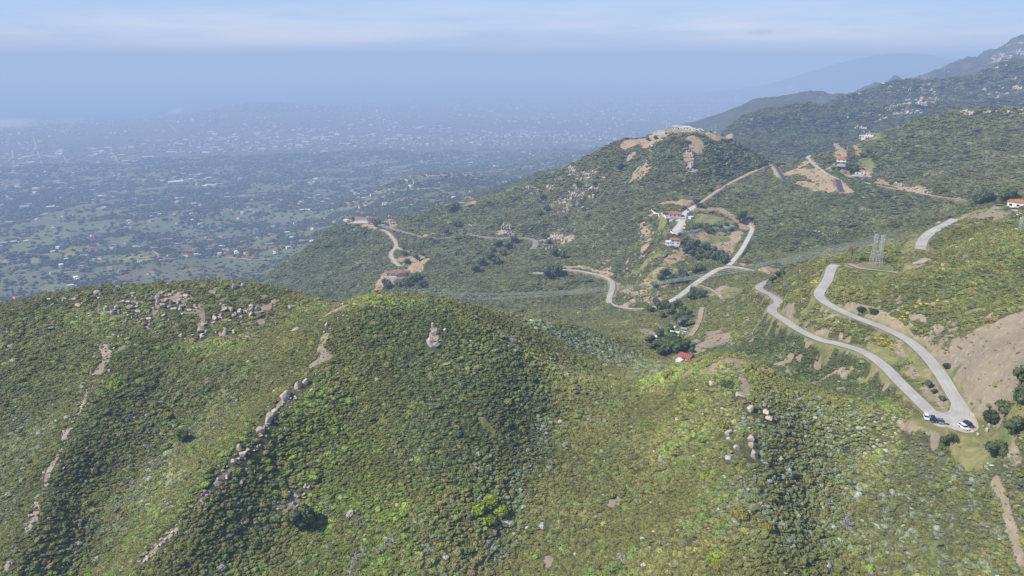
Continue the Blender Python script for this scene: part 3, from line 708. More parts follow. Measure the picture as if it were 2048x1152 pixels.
def ribbon(name, line, width, mat, lift=0.16, wob=0.0):
    t = np.gradient(line[:, :2], axis=0); t /= np.linalg.norm(t, axis=1)[:, None] + 1e-9
    nrm = np.stack([-t[:, 1], t[:, 0]], 1)
    offs = np.array([-1, -0.6, -0.2, 0.2, 0.6, 1.0])
    n = len(line); k = len(offs)
    w = width / 2 * (1 + wob * gnoise(np.arange(n) / 5.0, np.zeros(n) + 3, 8))
    v = np.zeros((n, k, 3))
    for q, o in enumerate(offs):
        v[:, q, :2] = line[:, :2] + nrm * (w * o)[:, None]
        v[:, q, 2] = line[:, 2] + lift - 0.05 * abs(o)
    a = (np.arange(n - 1)[:, None] * k + np.arange(k - 1)[None]).ravel()
    me = np_mesh(name, v.reshape(-1, 3), np.stack([a, a + 1, a + k + 1, a + k], 1), mat, True)
    at = me.attributes.new('across', 'FLOAT', 'POINT'); at.data.foreach_set('value', np.tile(offs, n).astype(np.float32))
    return tag(link(name, me), kind='structure')


for q, ((name, pts, w, mk), line) in enumerate(zip(ROADS, ROAD_LINES)):
    ribbon(name, line, w, ROADMAT[mk], lift=0.16 + 0.012 * q, wob=0.12 if 'dirt' in name else 0.04)

# hairpin apron: the widened bend where the cars park
def patch(name, pts, mat, lift):
    ring = np.array([P(*p) for p in pts]); ring = resample(catmull(np.vstack([ring, ring[:1]])), 1.2)
    cen = ring.mean(0); L = 7
    v = []
    for l in range(L + 1):
        q = cen[None] + (ring - cen) * (l / L)
        q[:, 2] = hgt(q[:, 0], q[:, 1]) + lift
        v.append(q)
    n = len(ring); v = np.vstack(v)
    f = [(l * n + i, l * n + (i + 1) % n, (l + 1) * n + (i + 1) % n, (l + 1) * n + i) for l in range(L) for i in range(n)]
    me = np_mesh(name, v, f, mat, True)
    at = me.attributes.new('across', 'FLOAT', 'POINT'); at.data.foreach_set('value', np.repeat(np.linspace(0, 1, L + 1), n).astype(np.float32))
    return tag(link(name, me), kind='structure')


apron_mat = road_material('apron_asphalt', (0.43, 0.40, 0.365), (0.54, 0.50, 0.44), (0.50, 0.42, 0.32))
patch('road_apron', [(1846,820,-142),(1862,818,-141.6),(1880,826,-141),(1898,822,-140.5),(1905,800,-139.8),(1925,800,-139.8),(1945,826,-140),(1956,845,-140),(1955,860,-140.2),(1930,866,-140.5),(1895,856,-141.1),(1868,850,-141.4)], apron_mat, 0.14)

# ------------------------------------------------------------------ sea
m_sea, nt, bs, out = new_mat("sea_water")
bs.inputs['Base Color'].default_value = (0.03, 0.07, 0.12, 1)
bs.inputs['Roughness'].default_value = 0.35
c = coord(nt); bmp = nd(nt, 'ShaderNodeBump'); bmp.inputs['Strength'].default_value = 0.4; bmp.inputs['Distance'].default_value = 2.0
nt.links.new(noise_tex(nt, c, 0.02, 6, 0.6), bmp.inputs['Height']); nt.links.new(bmp.outputs[0], bs.inputs['Normal'])
S = 160000.0
xs = np.linspace(-S, S, 33)
gx, gy = np.meshgrid(xs, xs, indexing='ij')
sv = np.stack([gx, gy, np.full(gx.shape, -771.0)], -1).reshape(-1, 3)
a = (np.arange(32)[:, None] * 33 + np.arange(32)[None]).ravel()
sea = tag(link("sea_water", np_mesh("sea_water", sv, np.stack([a, a + 33, a + 34, a + 1], 1), m_sea)), kind='structure')

# ------------------------------------------------------------------ haze: an air layer with emission added for scattered daylight, its top a little above the camera
m_hz = bpy.data.materials.new("hazy_air"); m_hz.use_nodes = True
nt = m_hz.node_tree
for n in list(nt.nodes): nt.nodes.remove(n)
out = nt.nodes.new('ShaderNodeOutputMaterial')
SIG = np.array([1.40e-4, 1.50e-4, 1.72e-4])
EQ = np.array([0.372, 0.500, 0.762])
dens = 2.6e-4
ab = nt.nodes.new('ShaderNodeVolumeAbsorption'); ab.inputs['Color'].default_value = (*(1 - SIG / dens), 1); ab.inputs['Density'].default_value = dens
em = nt.nodes.new('ShaderNodeEmission'); src = SIG * EQ; mxs = src.max()
em.inputs['Color'].default_value = (*(src / mxs), 1); em.inputs['Strength'].default_value = float(mxs)
ad = nt.nodes.new('ShaderNodeAddShader'); nt.links.new(ab.outputs[0], ad.inputs[0]); nt.links.new(em.outputs[0], ad.inputs[1])
nt.links.new(ad.outputs[0], out.inputs['Volume'])
bx = np.array([[sx * 150000, sy * 150000, z] for z in (-1200, 170) for sx, sy in ((-1, -1), (1, -1), (1, 1), (-1, 1))], float)
bf = [(0, 3, 2, 1), (4, 5, 6, 7), (0, 1, 5, 4), (1, 2, 6, 5), (2, 3, 7, 6), (3, 0, 4, 7)]
haze = tag(link("haze", np_mesh("haze", bx, bf, m_hz)), kind='structure')

# ------------------------------------------------------------------ daylight
SUN_EL = math.radians(44); SUN_AZ = math.radians(-104)      # azimuth from +Y (ahead) towards +X; the sun stands to the left, a little behind
sd = bpy.data.lights.new("sun", 'SUN'); sd.energy = 5.0; sd.angle = math.radians(0.53); sd.color = (1.0, 0.95, 0.86)
so = bpy.data.objects.new("sun", sd); COL.objects.link(so)
to_sun = Vector((math.sin(SUN_AZ) * math.cos(SUN_EL), math.cos(SUN_AZ) * math.cos(SUN_EL), math.sin(SUN_EL)))
so.rotation_euler = to_sun.to_track_quat('Z', 'Y').to_euler()
w = bpy.data.worlds.new("World"); scene.world = w; w.use_nodes = True
nt = w.node_tree
bg = nt.nodes['Background']
sky = nt.nodes.new('ShaderNodeTexSky'); sky.sky_type = 'NISHITA'; sky.sun_disc = False
sky.sun_elevation = SUN_EL; sky.sun_rotation = SUN_AZ; sky.altitude = 800; sky.air_density = 1.0; sky.dust_density = 0.6; sky.ozone_density = 1.5
gen = nt.nodes.new('ShaderNodeTexCoord').outputs['Generated']
sp = nt.nodes.new('ShaderNodeSeparateXYZ'); nt.links.new(gen, sp.inputs[0])
mp = nt.nodes.new('ShaderNodeMapping'); mp.inputs['Scale'].default_value = (1.5, 1.5, 15); nt.links.new(gen, mp.inputs['Vector'])
cl = noise_tex(nt, mp.outputs[0], 1.6, 6, 0.55)
low = mapr(nt, sp.outputs[2], 0.10, 0.35, 0.92, 0.0)
band = mapr(nt, sp.outputs[2], 0.030, 0.085, 1.0, 0.12)
cf = mathn(nt, 'MULTIPLY', mapr(nt, cl, 0.34, 0.66, 0.25, 1.0), band)
skyc = mixc(nt, 1.0, sky.outputs[0], (0.80, 0.95, 1.15), 'MULTIPLY')
blue = mixc(nt, low, skyc, (3.2, 4.9, 7.7))
colr = mixc(nt, cf, blue, (6.6, 7.05, 8.0))
nt.links.new(colr, bg.inputs['Color'])
bg.inputs['Strength'].default_value = 0.125

# ------------------------------------------------------------------ shrub and tree shapes
def ico(sub):
    bm = bmesh.new(); bmesh.ops.create_icosphere(bm, subdivisions=sub, radius=1.0)
    v = np.array([x.co[:] for x in bm.verts]); f = np.array([[q.index for q in p.verts] for p in bm.faces])
    bm.free(); return v, f


ICO1, ICO2, ICO3 = ico(1), ico(2), ico(3)


def n3(v, s, seed):
    return (gnoise(v[:, 0] * s + v[:, 2] * s * 0.7, v[:, 1] * s - v[:, 2] * s * 0.6, seed) + gnoise(v[:, 2] * s + 5.2, v[:, 0] * s * 0.8 - v[:, 1] * s * 0.5, seed + 1)) * 0.5


def lump(base, seed, amp=(0.34, 0.22, 0.12), squash=0.75):
    v, f = base
    r = 1 + amp[0] * n3(v, 1.4, seed) + amp[1] * n3(v, 3.4, seed + 4) + amp[2] * np.random.default_rng(seed).standard_normal(len(v)) * 0.6
    v = v * r[:, None]
    v[:, 2] *= squash
    return v, f


def leaves(n, seed, size, shape):
    """n small leaf-cluster faces spread through a volume given by shape(u)->points"""
    g = np.random.default_rng(seed)
    p = shape(g, n)
    a = g.standard_normal((n, 3)); a /= np.linalg.norm(a, axis=1)[:, None]
    b = np.cross(a, g.standard_normal((n, 3))); b /= np.linalg.norm(b, axis=1)[:, None]
    s = size * (0.6 + 0.8 * g.random(n))[:, None]
    v = np.stack([p + a * s, p + b * s * 0.8, p - a * s * 0.9, p - b * s * 0.7], 1).reshape(-1, 3)
    q = np.arange(n * 4).reshape(n, 4)
    return v, np.concatenate([q[:, [0, 1, 2]], q[:, [0, 2, 3]]])


def merge(parts):
    V = []; Fc = []; o = 0
    for v, f in parts:
        V.append(v); Fc.append(f + o); o += len(v)
    return np.vstack(V), np.vstack(Fc)


def foliage_material(name, attr_type='INSTANCER', base=(0.06, 0.07, 0.03)):
    m, nt, bs, out = new_mat(name)
    c = coord(nt)
    if attr_type:
        at = nd(nt, 'ShaderNodeAttribute'); at.attribute_type = attr_type; at.attribute_name = 'leaf'
        b = at.outputs['Color']
    else:
        rg = nd(nt, 'ShaderNodeRGB'); rg.outputs[0].default_value = (*base, 1); b = rg.outputs[0]
    g = noise_tex(nt, c, 3.2, 3, 0.6)
    lo = mixc(nt, 1.0, b, (0.62, 0.66, 0.58), 'MULTIPLY'); hi = mixc(nt, 1.0, b, (1.35, 1.32, 1.2), 'MULTIPLY')
    col = mixc(nt, mapr(nt, g, 0.32, 0.68), lo, hi)
    # crown light and inner shade painted into the leaf colour: darker towards the base
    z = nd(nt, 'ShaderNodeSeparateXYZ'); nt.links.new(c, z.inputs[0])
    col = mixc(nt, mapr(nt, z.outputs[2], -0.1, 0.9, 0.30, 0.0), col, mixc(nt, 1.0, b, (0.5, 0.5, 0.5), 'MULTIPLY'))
    nt.links.new(col, bs.inputs['Base Color'])
    bs.inputs['Roughness'].default_value = 0.75
    bs.inputs['Specular IOR Level'].default_value = 0.2
    if 'Subsurface Weight' in bs.inputs: bs.inputs['Subsurface Weight'].default_value = 0.0
    return m


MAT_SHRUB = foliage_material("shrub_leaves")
def shrub_mesh(name, seed, lobes=3, mat=None, squash=0.8, leafn=150):
    g = np.random.default_rng(seed)
    parts = []
    for k in range(lobes):
        v, f = lump(ICO3, seed * 10 + k, amp=(0.36, 0.38, 0.16), squash=squash)
        s = 0.8 if k == 0 else g.uniform(0.42, 0.62)
        a = g.uniform(0, 6.28); d = 0 if k == 0 else g.uniform(0.4, 0.62)
        parts.append((v * s + np.array([math.cos(a) * d, math.sin(a) * d, 0.32 + 0.15 * g.random()]), f))
    def shell(g, n):
        d = g.standard_normal((n, 3)); d[:, 2] = np.abs(d[:, 2]) * 0.9 + 0.05; d /= np.linalg.norm(d, axis=1)[:, None]
        return d * (0.82 + 0.22 * g.random(n))[:, None] * np.array([1, 1, squash]) + np.array([0, 0, 0.3])
    parts.append(leaves(leafn, seed + 99, 0.13, shell))
    V, Fc = merge(parts)
    return np_mesh(name, V, Fc, mat or MAT_SHRUB, False)


SHRUBS = [shrub_mesh("shrub", 11 + 7 * k, lobes=2 + k % 3, squash=(0.8, 0.65, 0.95, 0.7)[k % 4]) for k in range(5)]


def tree_crown_shape(kind, seed):
    g0 = np.random.default_rng(seed)
    lobes = []
    if kind == 'oak':
        for k in range(9):
            a = g0.uniform(0, 6.28); d = g0.uniform(0.15, 0.62); lobes.append((math.cos(a) * d, math.sin(a) * d, g0.uniform(0.62, 1.1), g0.uniform(0.30, 0.46)))
    elif kind == 'round':
        for k in range(12):
            a = g0.uniform(0, 6.28); d = g0.uniform(0.1, 0.55); lobes.append((math.cos(a) * d, math.sin(a) * d, g0.uniform(0.6, 1.35), g0.uniform(0.32, 0.45)))
    else:
        for k in range(9):
            z = 0.35 + 1.75 * k / 9; lobes.append((g0.uniform(-.06, .06), g0.uniform(-.06, .06), z, 0.34 * (1 - 0.75 * abs(k / 9 - 0.25))))
    return lobes


MAT_BARK = flat_mat("bark", (0.13, 0.10, 0.075), 0.95, 0.35, 4)
def tube(p0, p1, r0, r1, n=7):
    p0 = np.array(p0, float); p1 = np.array(p1, float); d = p1 - p0; d /= np.linalg.norm(d) + 1e-9
    a = np.cross(d, [0.3, 0.5, 0.81]); a /= np.linalg.norm(a); b = np.cross(d, a)
    t = np.arange(n) * 2 * math.pi / n
    ring = np.cos(t)[:, None] * a + np.sin(t)[:, None] * b
    v = np.vstack([p0 + ring * r0, p1 + ring * r1])
    i = np.arange(n); j = (i + 1) % n
    return v, np.vstack([np.stack([i, j, j + n], 1), np.stack([i, j + n, i + n], 1)])


def tree_meshes(kind, seed, crown_mat):
    lobes = tree_crown_shape(kind, seed)
    parts = []
    for q, (x, y, z, s) in enumerate(lobes):
        v, f = lump(ICO2, seed * 31 + q, amp=(0.4, 0.3, 0.14), squash=0.85)
        parts.append((v * s * 0.9 + np.array([x, y, z]), f))
        def shell(g, n, x=x, y=y, z=z, s=s):
            d = g.standard_normal((n, 3)); d /= np.linalg.norm(d, axis=1)[:, None]
            return d * (s * (0.85 + 0.3 * g.random(n)))[:, None] + np.array([x, y, z])
        parts.append(leaves(46, seed * 7 + q, 0.085, shell))
    V, Fc = merge(parts)
    crown = np_mesh("crown", V, Fc, crown_mat, False)
    tp = [tube((0, 0, -0.15), (0.02, 0.01, 0.45), 0.075, 0.055), tube((0.02, 0.01, 0.45), (0, 0, 0.9), 0.055, 0.03)]
    for q in range(4):
        x, y, z, s = lobes[q % len(lobes)]
        tp.append(tube((0.01, 0.01, 0.35 + 0.05 * q), (x * 0.8, y * 0.8, z), 0.035, 0.012, 5))
    V, Fc = merge(tp)
    return crown, np_mesh("trunk", V, Fc, MAT_BARK, True)


# ------------------------------------------------------------------ prototypes stand in the scene as real, single plants
def place(o, px, py, sink=0.0, rz=None):
    h = hit(px, py)
    o.location = (h[0], h[1], h[2] - sink)
    if rz is not None: o.rotation_euler = (0, 0, rz)
    return h


def set_leaf(o, col): o['leaf'] = list(col) + [1.0]

MAT_LONE = {}
def lone_mat(col):
    k = tuple(round(c, 3) for c in col)
    if k not in MAT_LONE: MAT_LONE[k] = foliage_material("foliage", None, col)
    return MAT_LONE[k]


SHRUB_PROTO = []
for q, ((px, py, s, col), lab) in enumerate(zip(
    [(2030,262,3.0,(.05,.055,.03)), (1895,735,2.2,(.05,.06,.03)), (1985,838,3.4,(.055,.07,.03)), (1722,622,2.6,(.045,.06,.03)), (1748,626,2.3,(.045,.06,.03))],
    ['dark shrub high on the right hill below the skyline', 'small dark shrub in the bare slope right of the upper road', 'broad dark shrub beside the green patch right of the parked cars', 'round dark shrub above the upper road, left one of a pair', 'round dark shrub above the upper road, right one of a pair'])):
    o = link("shrub", SHRUBS[q]); tag(o, lab, "shrub"); place(o, px, py, 0.2, q * 1.3); o.scale = (s, s, s)
    o['leaf'] = [col[0], col[1], col[2], 1.0]
    SHRUB_PROTO.append(o)


def scatter(name, protos, pos, rot, scl, which, col, label, cat):
    """one uncountable mass: points that carry copies of the plants"""
    n = len(pos)
    me = bpy.data.meshes.new(name)
    me.vertices.add(n); me.vertices.foreach_set('co', np.asarray(pos, np.float32).ravel())
    at = me.attributes.new('prot', 'FLOAT_VECTOR', 'POINT'); at.data.foreach_set('vector', np.asarray(rot, np.float32).ravel())
    at = me.attributes.new('pscl', 'FLOAT_VECTOR', 'POINT'); at.data.foreach_set('vector', np.asarray(scl, np.float32).ravel())
    at = me.attributes.new('pick', 'INT', 'POINT'); at.data.foreach_set('value', np.asarray(which, np.int32))
    c4 = np.concatenate([col, np.ones((n, 1))], 1).astype(np.float32)
    at = me.attributes.new('leaf', 'FLOAT_COLOR', 'POINT'); at.data.foreach_set('color', c4.ravel())
    o = link(name, me)
    tag(o, label, cat, kind='stuff')
    ng = bpy.data.node_groups.new(name + "_scatter", 'GeometryNodeTree')
    ng.interface.new_socket('Geometry', in_out='INPUT', socket_type='NodeSocketGeometry')
    ng.interface.new_socket('Geometry', in_out='OUTPUT', socket_type='NodeSocketGeometry')
    gi = ng.nodes.new('NodeGroupInput'); go = ng.nodes.new('NodeGroupOutput')
    m2p = ng.nodes.new('GeometryNodeMeshToPoints'); ng.links.new(gi.outputs[0], m2p.inputs['Mesh'])
    iop = ng.nodes.new('GeometryNodeInstanceOnPoints'); ng.links.new(m2p.outputs[0], iop.inputs['Points'])
    jn = ng.nodes.new('GeometryNodeGeometryToInstance')
    infos = []
    for p in protos:
        oi = ng.nodes.new('GeometryNodeObjectInfo'); oi.transform_space = 'ORIGINAL'
        oi.inputs['Object'].default_value = p
        oi.inputs['As Instance'].default_value = False
        infos.append(oi)
    for oi in reversed(infos): ng.links.new(oi.outputs['Geometry'], jn.inputs[0])
    ng.links.new(jn.outputs[0], iop.inputs['Instance'])
    iop.inputs['Pick Instance'].default_value = True
    def attr(nm, dt):
        a = ng.nodes.new('GeometryNodeInputNamedAttribute'); a.data_type = dt; a.inputs['Name'].default_value = nm
        return a.outputs['Attribute']
    ng.links.new(attr('pick', 'INT'), iop.inputs['Instance Index'])
    e2r = ng.nodes.new('FunctionNodeEulerToRotation'); ng.links.new(attr('prot', 'FLOAT_VECTOR'), e2r.inputs[0])
    ng.links.new(e2r.outputs[0], iop.inputs['Rotation'])
    ng.links.new(attr('pscl', 'FLOAT_VECTOR'), iop.inputs['Scale'])
    ng.links.new(iop.outputs[0], go.inputs[0])
    md = o.modifiers.new("scatter", 'NODES'); md.node_group = ng
    return o



# ------------------------------------------------------------------ stone
def stone_mat():
    m, nt, bs, out = new_mat("sandstone")
    c = coord(nt)
    f = noise_tex(nt, c, 1.3, 7, 0.65); g = noise_tex(nt, c, 0.5, 4, 0.6)
    a = mixc(nt, mapr(nt, f, 0.32, 0.68), (0.36, 0.30, 0.23), (0.66, 0.575, 0.465))
    a = mixc(nt, mapr(nt, g, 0.45, 0.7), a, (0.58, 0.44, 0.32))
    nt.links.new(a, bs.inputs['Base Color'])
    b = nd(nt, 'ShaderNodeBump'); b.inputs['Strength'].default_value = 0.8; b.inputs['Distance'].default_value = 0.15
    nt.links.new(f, b.inputs['Height']); nt.links.new(b.outputs[0], bs.inputs['Normal'])
    return m
MAT_STONE = stone_mat()


def rock_shape(seed, stretch=(1, 1, 0.8), chops=16):
    g = np.random.default_rng(seed)
    v, f = ICO3[0].copy(), ICO3[1]
    v *= (1 + 0.22 * n3(v, 1.1, seed))[:, None]
    for _ in range(chops):
        nrm = g.standard_normal(3); nrm /= np.linalg.norm(nrm); d = g.uniform(0.38, 0.78)
        s = v @ nrm - d
        v = v - np.maximum(s, 0)[:, None] * nrm * 0.95
    v *= (1 + 0.05 * n3(v, 4.0, seed + 3))[:, None]
    return v * np.array(stretch), f


ROCKS = [np_mesh("boulder", *rock_shape(500 + k, st), MAT_STONE, False) for k, st in enumerate([(1, 0.85, 0.8), (1.2, 0.8, 0.65), (0.8, 0.9, 1.15), (1.35, 0.7, 0.75), (0.9, 1, 0.7), (0.75, 0.7, 1.3)])]
def outcrop(seed, n, tall):
    g = np.random.default_rng(seed); parts = []
    for k in range(n):
        v, f = rock_shape(seed * 20 + k, (g.uniform(.5, .9), g.uniform(.4, .7), g.uniform(.6, 1.0) * tall), 9)
        parts.append((v * g.uniform(0.35, 0.8) + np.array([g.uniform(-1.1, 1.1), g.uniform(-.5, .5), g.uniform(-.1, .35) * tall]), f))
    V, Fc = merge(parts); return np_mesh("rock_outcrop", V, Fc, MAT_STONE, False)
CROPS = [outcrop(61, 9, 1.5), outcrop(62, 8, 0.8), outcrop(63, 11, 1.1), outcrop(64, 7, 2.0)]


ROCK_SPOTS = []; RUBBLE = []
def put_rock(px, py, s, label, group=None, mesh=None, rz=None, sink=0.25, name="boulder", cat="boulder", zs=1.0):
    h = hit(px, py)
    if h is None: return None
    if name == 'boulder' and s < 1.12 and ('outcrop line' in (group or '') or 'down the second' in (group or '')):
        RUBBLE.append((h[0], h[1], h[2], s)); ROCK_SPOTS.append((h[0], h[1], s)); return None
    o = bpy.data.objects.new(name, mesh or ROCKS[int(rng.integers(0, len(ROCKS)))]); COL.objects.link(o)
    s = s * ((0.85 if 's down' in (group or '') or 'line' in (group or '') or 'heading' in (group or '') else 1.25) if name == 'boulder' else (1.15 if h[1] > 1500 else 1.35))
    o.location = (h[0], h[1], h[2] + s * (0.35 - sink) + (0.25 if name == 'boulder' else 0)); o.scale = (s, s, s * zs)
    o.scale = (s, s, s * zs) if name == 'boulder' else (s * float(rng.uniform(.6, 1.3)), s * float(rng.uniform(.5, .9)), s * float(rng.uniform(.6, 1.2)))
    o.rotation_euler = (float(rng.normal(0, .15)), float(rng.normal(0, .15)), float(rng.uniform(0, 6.28)) if rz is None else rz)
    ROCK_SPOTS.append((h[0], h[1], s))
    tag(o, label, cat, group)
    return o


def along(pts, n, jx, jy):
    p = np.array(pts, float); L = np.concatenate([[0], np.cumsum(np.linalg.norm(np.diff(p, axis=0), axis=1))])
    t = rng.random(n) * L[-1]
    return np.stack([np.interp(t, L, p[:, 0]) + rng.normal(0, jx, n), np.interp(t, L, p[:, 1]) + rng.normal(0, jy, n)], 1)


# single stones one can point at
for px, py, s, me_, lab in [
    (572, 797, 3.3, 0, 'largest pale boulder, blocky, midway up the long outcrop ridge'), (597, 774, 2.6, 5, 'tall pale boulder just above the largest block on the outcrop ridge'), (612, 768, 2.2, 0, 'low boulder right beside the tall one on the outcrop ridge'), (540, 838, 3.0, 3, 'long leaning pale boulder below the largest block on the outcrop ridge'),
    (550, 826, 2.0, 4, 'small round boulder on top of the long leaning one'), (523, 862, 2.4, 2, 'jagged upright boulder below the long leaning one on the ridge'), (486, 910, 1.9, 4, 'rounded boulder alone on the lower ridge, lower of two'), (479, 897, 1.7, 5, 'small upright boulder alone on the lower ridge, upper of two'), (466, 925, 1.6, 0, 'small boulder just below the pair on the lower ridge'),
    (866, 652, 1.7, 5, 'slim upright stone, top of the dark stack on the summit face'), (868, 668, 2.2, 2, 'dark middle block of the rock stack on the summit face'), (862, 688, 2.9, 5, 'tan lowest block of the rock stack on the summit face'), (874, 692, 1.9, 0, 'flat stone at the right foot of the rock stack on the summit face'), (890, 662, 1.4, 4, 'small stone right of the rock stack on the summit face'),
    (1502, 822, 2.3, 0, 'pale boulder on the knoll spur, left of the split pair'), (1533, 828, 1.7, 4, 'upper boulder of the split pair on the knoll spur'), (1540, 840, 2.1, 2, 'lower boulder of the split pair on the knoll spur'), (1456, 868, 1.7, 4, 'lone boulder on the knoll spur, leftmost'), (1502, 880, 2.1, 2, 'upper boulder of the pale string down the knoll spur'), (1503, 893, 1.8, 5, 'middle boulder of the pale string down the knoll spur'), (1475, 897, 1.7, 1, 'flat boulder left of the pale string on the knoll spur'), (1507, 912, 2.2, 5, 'lowest boulder of the pale string down the knoll spur'), (1425, 768, 1.7, 4, 'grey boulder below the left side of the bare knoll'), (1478, 792, 2.0, 1, 'flat grey stone under the trail off the bare knoll'),
    (155, 612, 2.2, 1, 'broad boulder at the left end of the plateau skyline'), (193, 588, 2.6, 0, 'pale boulder pair on the plateau skyline above the left edge'), (235, 575, 2.0, 1, 'flat pale slab on the plateau skyline'), (470, 575, 3.0, 2, 'dark grey boulder crowning the plateau near its highest point'), (485, 572, 2.2, 0, 'smaller boulder right beside the crowning one on the plateau'), (402, 662, 3.0, 4, 'large rounded boulder at the front of the plateau'),
    (592, 660, 2.0, 1, 'grey boulder at the right end of the plateau'), (582, 615, 2.2, 1, 'low grey stone at the plateau edge near the dome'),
]: put_rock(px, py, s, lab, mesh=ROCKS[me_])
for pts, n, jx, jy, s0, s1, lab, grp in [
    ([(100,605),(200,600),(330,590),(420,590)], 34, 24, 8, .8, 2.0, 'small tan boulder strewn over the back of the scrubby plateau', 'boulders on the back of the plateau'),
    ([(220,625),(280,640),(250,610)], 32, 24, 8, .8, 2.2, 'tan boulder among scrub on the left half of the plateau', 'boulders on the left half of the plateau'),
    ([(310,615),(350,625),(320,600),(400,610)], 36, 22, 9, .9, 2.6, 'tan boulder among scrub in the middle of the plateau', 'boulders in the middle of the plateau'),
    ([(430,640),(460,620),(510,625),(540,640)], 34, 24, 9, .8, 2.3, 'greyish boulder among scrub on the right half of the plateau', 'boulders on the right half of the plateau'),
    ([(370,668),(420,670),(500,665)], 16, 12, 4, .9, 2.2, 'boulder in the front row along the lower edge of the plateau', 'front row of plateau boulders'),
    ([(265,670),(230,672),(205,690),(215,712),(190,745)], 28, 10, 5, .8, 1.9, 'pinkish rock in the broken outcrop at the head of the second ridge', 'rocks heading the second ridge'),
    ([(175,775),(160,820),(130,870),(110,915),(85,960),(55,1060),(20,1130)], 50, 6, 7, .5, 1.5, 'small pinkish rock in the broken line down the second ridge', 'rocks down the second ridge'),
    ([(660,700),(630,725),(612,750),(590,790),(540,845),(515,885),(470,930),(425,970),(390,1010),(360,1050),(310,1095),(280,1135)], 105, 5, 6, .5, 1.5, 'pale rock in the long outcrop line down the main ridge', 'rocks of the long outcrop line'),
    ([(565,990),(600,1010),(560,1040),(610,970)], 16, 12, 12, .6, 1.3, 'grey rock half buried in bright scrub right of the main ridge', 'rocks in the bright scrub'),
    ([(640,690),(650,670),(700,610)], 10, 6, 5, .7, 1.5, 'pale rock on the bare upper crest of the main ridge', 'rocks on the upper crest'),
    ([(1960,865),(1985,850),(1940,870)], 9, 8, 4, .4, .8, 'small pale stone on the verge round the parking bend', 'stones round the parking bend'),
]:
    for px, py in along(pts, n, jx, jy): put_rock(px, py, float(s0 + (s1 - s0) * rng.random() ** 2), lab, grp)
for pts, n, jx, jy, s0, s1, lab, grp in [
    ([(1085,490),(1110,485),(1140,480)], 12, 10, 8, 6, 10, 'rugged orange cliff block above the bend of the lower road', 'cliff blocks above the lower road'),
    ([(1000,468),(1015,455),(1025,470)], 8, 6, 6, 6, 10, 'tall tan crag standing behind the lower road', 'crags behind the lower road'),
    ([(932,462),(945,450)], 4, 5, 4, 4, 7, 'tan crag in the cutting left of the tall crags', 'crags in the road cutting'),
    ([(768,440),(780,446)], 4, 4, 3, 4, 6, 'orange rock face beside the red roofed house on the spur', 'rocks beside the spur house'),
    ([(1165,360),(1175,385),(1150,405),(1120,420)], 42, 16, 11, 5, 11, 'tan rock cropping out of the long left slope of the mast hill', 'rocks on the left slope of the mast hill'),
    ([(1135,350),(1100,365),(1070,385),(1190,340)], 30, 20, 8, 4, 8, 'small tan rock along the left shoulder of the mast hill', 'rocks on the shoulder of the mast hill'),
    ([(1376,300),(1380,325),(1386,345)], 12, 4, 8, 4, 8, 'pinkish rock in the gully below the masts', 'rocks in the gully below the masts'),
    ([(1258,312),(1362,288)], 3, 3, 3, 4, 6, 'single orange rock standing in scrub below the mast hilltop', 'single rocks below the mast hilltop'),
    ([(1210,520),(1150,470),(1200,470),(1175,505)], 18, 16, 12, 2.5, 5, 'small tan rock in the scrub above the hairpin of the lower road', 'rocks above the lower hairpin'),
    ([(1300,600),(1270,605),(1320,590)], 12, 14, 6, 2.5, 4.5, 'ochre rock in the road cutting under the oaks', 'rocks in the oak road cutting'),
    ([(1430,590),(1410,592)], 8, 10, 3, 1.6, 3, 'pale stone heap beside the track below the road', 'stones beside the track'),
    ([(1780,235),(1820,222),(1855,200),(1870,192)], 44, 14, 8, 8, 18, 'tan slab in the big rock field on the far range', 'slabs of the far rock field'),
    ([(1735,258),(1715,268),(1690,232),(1700,222)], 16, 8, 5, 7, 12, 'tan rock at the foot of the far range', 'rocks at the foot of the far range'),
    ([(1760,178),(1830,180),(1880,172)], 24, 18, 4, 7, 12, 'small rock along the near crest of the far range', 'rocks along the crest of the far range'),
    ([(1975,195),(2005,175),(2030,165),(1990,205)], 22, 12, 8, 8, 16, 'tan slab in the slanting rock bands at the right of the far range', 'slabs in the slanting bands'),
    ([(2048,90),(2035,105),(2015,120),(1990,128)], 34, 9, 7, 14, 30, 'huge pale slab on the rocky peak at the right edge', 'slabs of the rocky peak'),
    ([(1640,202),(1690,192),(1790,160),(1900,150)], 16, 14, 4, 9, 16, 'faint hazy rock on the blue back range', 'rocks on the back range'),
    ([(2000,222),(2040,225),(1938,226)], 12, 14, 4, 4, 8, 'brown rock on the crest of the right hill', 'rocks on the right hill crest'),
    ([(1600,340),(1625,350),(1655,365),(1630,330)], 12, 12, 6, 2, 3.5, 'orange rock on the bare saddle below the white roadside bend', 'rocks on the bare saddle'),
    ([(1790,370),(1830,380),(1862,388)], 12, 8, 3, 2.5, 4.5, 'pink rock in the cutting above the pale ridge track', 'rocks in the ridge track cutting'),
    ([(1590,440),(1665,470),(1672,500)], 7, 14, 14, 1.6, 2.8, 'tiny pale rock dotting the big dark slope', 'rocks dotting the dark slope'),
    ([(930,392),(938,397)], 5, 5, 4, 7, 12, 'grey rock face beside the terraced hilltop plot', 'rocks beside the terraced plot'),
]:
    for px, py in along(pts, n, jx, jy):
        put_rock(px, py, float(s0 + (s1 - s0) * rng.random() ** 2) * 0.55, lab, grp, mesh=CROPS[int(rng.integers(0, 4))] if rng.random() < 0.8 else None, name="rock_outcrop", cat="rock outcrop", rz=float(rng.normal(0, 0.6)), sink=0.1)


